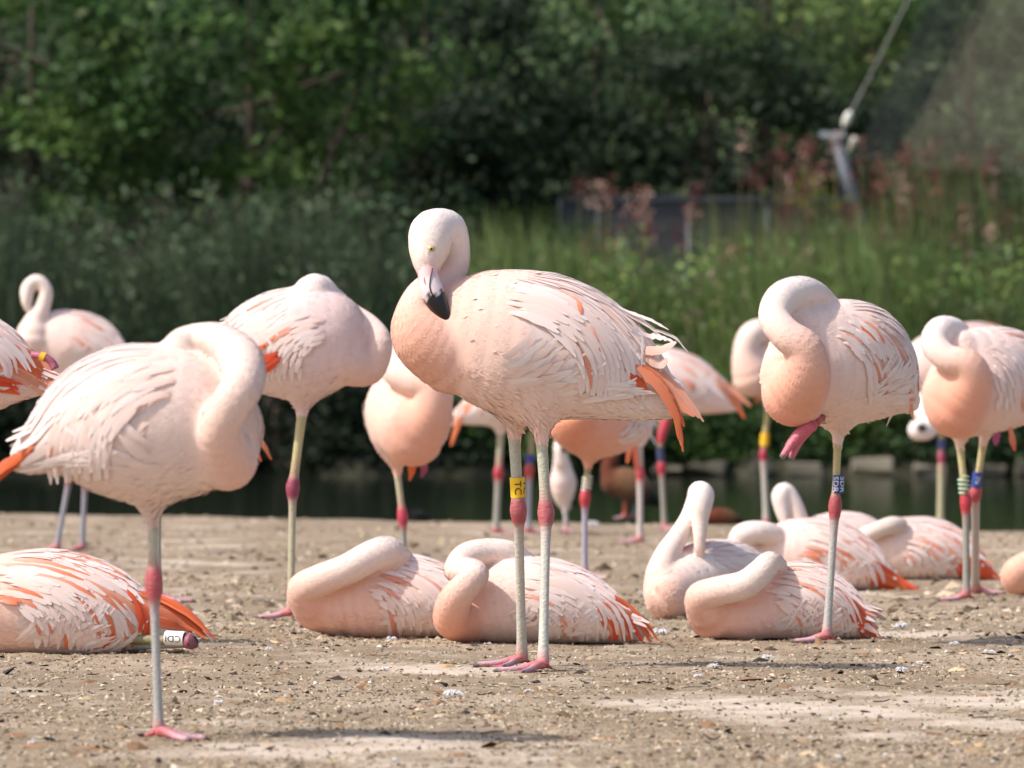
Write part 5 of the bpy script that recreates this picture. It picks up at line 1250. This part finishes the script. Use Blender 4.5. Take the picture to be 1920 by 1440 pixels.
Uu = rest('resting flamingo with curled white neck and pointed scarlet tail, in the group of sleepers', 1108,
    [(1415, 1055, 48), (1465, 1048, 58), (1530, 1044, 64), (1590, 1058, 52), (1640, 1078, 30), (1675, 1092, 14)],
    [(1412, 1055, 46), (1388, 1030, 26, -.06), (1392, 1005, 23, -.08), (1420, 998, 22, -.08), (1450, 1003, 20, -.06), (1466, 1018, 15, -.04)], half=.1, lat=1.0, h=.006, cards=15000, seed=41,
    wing=[[(1490, 1025, 50), (1560, 1028, 50), (1620, 1052, 34)]], bodyc=[PALE, PALE, PINK, WHITE, PALE], neckc=[PALE, CREAM, WHITE, CREAM, CREAM], orange=.3, wing_s=(.12, .92), nfeat=.9, tail=False,
    pxfeathers=between([(1600, 1035), (1650, 1060), (1690, 1085), (1725, 1110)], [(1590, 1060), (1618, 1078), (1636, 1092), (1650, 1108)], 11, 13, [RED, RED * .5 + ORNG * .5, ORNG], 27)
        + between([(1600, 1030), (1640, 1055), (1655, 1075), (1660, 1096)], [(1580, 1045), (1605, 1065), (1614, 1082), (1616, 1100)], 4, 10, [WHITE, PALE], 28))
fan(Uu, 1500, 1098, (30, 165), (45, 108), 34, 9, .22, (14, 100), (30, 50), seed=310, lying=True)
Vv = rest('resting flamingo with neck raised in a narrow loop and head turned down behind the others', 1082,
    [(1500, 1030, 36, -.03), (1545, 1014, 50), (1600, 1012, 50), (1650, 1026, 36), (1690, 1045, 16)],
    [(1500, 1020, 32, -.04), (1498, 985, 21, -.05), (1490, 950, 17, -.05), (1474, 923, 17, -.05), (1464, 930, 18, -.06), (1466, 955, 14, -.07), (1472, 980, 10, -.08), (1478, 1000, 8, -.08)], half=.1, lat=1.0, h=.0065, cards=10000, seed=43,
    bodyc=[PALE, PINK, PINK, PEACH, PALE], neckc=[PALE, PALE, WHITE, WHITE, CREAM, PEACH], orange=.3, nfeat=.6)
Ww = rest('resting flamingo with tan neck stub across its back, rearmost sleeper by the water', 1090,
    [(1628, 1040, 40), (1680, 1034, 54), (1745, 1036, 56), (1800, 1052, 40), (1840, 1068, 20)],
    [(1632, 1030, 34, -.02), (1622, 1008, 20, -.06), (1645, 994, 16, -.08), (1672, 985, 17, -.08), (1688, 984, 14, -.07)], half=.09, lat=1.0, h=.006, cards=13000, seed=45, wing=[[(1690, 1018, 44), (1755, 1022, 44), (1810, 1046, 26)]],
    bodyc=[PEACH, PALE, PINK, PINK, PALE], neckc=[PEACH, PALE, CREAM * .9, CREAM * .85, CREAM * .8], orange=.22, nfeat=.8, tail=False,
    pxfeathers=between([(1795, 1035), (1830, 1052), (1855, 1068), (1876, 1088)], [(1775, 1055), (1792, 1068), (1800, 1080), (1804, 1090)], 9, 12, [RED, RED * .6 + ORNG * .4], 29))
fan(Ww, 1690, 1086, (20, 145), (40, 94), 28, 9, .16, (14, 100), (30, 50), seed=311, lying=True)
Xx = rest('resting flamingo showing only a round salmon neck fold at the frame edge', 1116,
    [(1935, 1085, 40), (1975, 1075, 56), (2040, 1076, 56), (2100, 1092, 30)],
    [(1945, 1090, 40, -.03), (1912, 1082, 36, -.07), (1925, 1062, 28, -.10), (1965, 1050, 26, -.09), (1990, 1045, 22, -.05)], half=.09, lat=1.0, h=.006, cards=9000, seed=47, bodyc=[SALM * .5 + PEACH * .5, PEACH, PALE], neckc=[SALM, SALM * .6 + PEACH * .4, PEACH, PALE], orange=.2, nfeat=.5)

# ---- waterfowl at the water's edge
BR, TAN, BLK = np.array([.13, .035, .016]), np.array([.20, .10, .05]), np.array([.012, .012, .012])
D1 = bird('chestnut duck with dark belly standing at the water edge', 976, [(1150, 905, 24), (1168, 905, 30), (1190, 915, 29), (1212, 930, 18), (1230, 942, 8)],
    [(1150, 900, 22), (1142, 880, 16), (1146, 862, 15), (1140, 855, 12), (1128, 858, 5)], D=24.9, h=.006, cards=4000, bodyc=[BR, TAN, TAN * .7, BLK, BLK], neckc=[BR, BR, BR, BR], feathers=False, name='duck', cat='duck', group='waterfowl by the water', thigh=False,
    legs=[leg((1174, 925, 0, 0), (1172, 950, 0, 0), (1172, 972, 0, 0), heading=180, size=.05, r1=.008, rk=.012, r2=.010, kc=lin(220, 96, 70), tib=lin(120, 116, 110), tar=lin(200, 100, 80)), leg((1190, 925, 0, .03), (1190, 950, 0, .03), (1190, 972, 0, .03), heading=180, size=.05, r1=.008, rk=.009, r2=.009, kc=lin(150, 146, 140), tib=lin(150, 146, 140), tar=lin(160, 156, 150))])
D2 = bird('dark chestnut duck sitting low at the water edge', 985, [(1330, 972, 12), (1345, 968, 16), (1365, 970, 15), (1385, 975, 7)], [(1332, 968, 10), (1324, 958, 8), (1322, 950, 8), (1314, 952, 3)], D=23.9, h=.006, cards=2500, bodyc=[BR, BR, TAN * .6, BLK], neckc=[BR, BR], feathers=False, name='duck', cat='duck', group='waterfowl by the water', lying=True)
D3 = bird('small black duck resting at the water edge', 974, [(778, 968, 6), (786, 966, 9), (796, 968, 7), (804, 970, 3)], [(780, 966, 5), (776, 961, 4), (775, 958, 4), (770, 959, 2)], D=25.2, h=.005, cards=1200, bodyc=[BLK, BLK, BLK], neckc=[BLK, BLK], feathers=False, name='duck', cat='duck', group='waterfowl by the water', lying=True)
D4 = bird('slim white goose with black tail standing behind the salmon-breasted flamingo', 1000, [(1052, 860, 14, -.05), (1054, 880, 21, -.02), (1055, 910, 23, 0), (1056, 935, 17, .04), (1066, 950, 8, .08)], [(1053, 865, 14, -.05), (1050, 845, 12, -.06), (1052, 832, 12, -.05), (1058, 842, 6, -.09)], D=22.3, h=.006, cards=4000,
    bodyc=[WHITE, WHITE, PALE, WHITE, BLK], neckc=[WHITE, WHITE, WHITE, BLK], feathers=False, name='goose', cat='goose', group='waterfowl by the water', legs=[leg((1058, 935, 0, 0), (1060, 962, 0, 0), (1062, 996, 0, 0), heading=-90, size=.06, r1=.010, rk=.010, r2=.010, kc=lin(214, 190, 190), tib=lin(214, 190, 190), tar=lin(200, 180, 180))],
    pxfeathers=[dict(p=[(1060, 925, .03), (1068, 935, .03), (1076, 942, .03), (1085, 950, .03)], w=9, c=BLK, c2=BLK)])
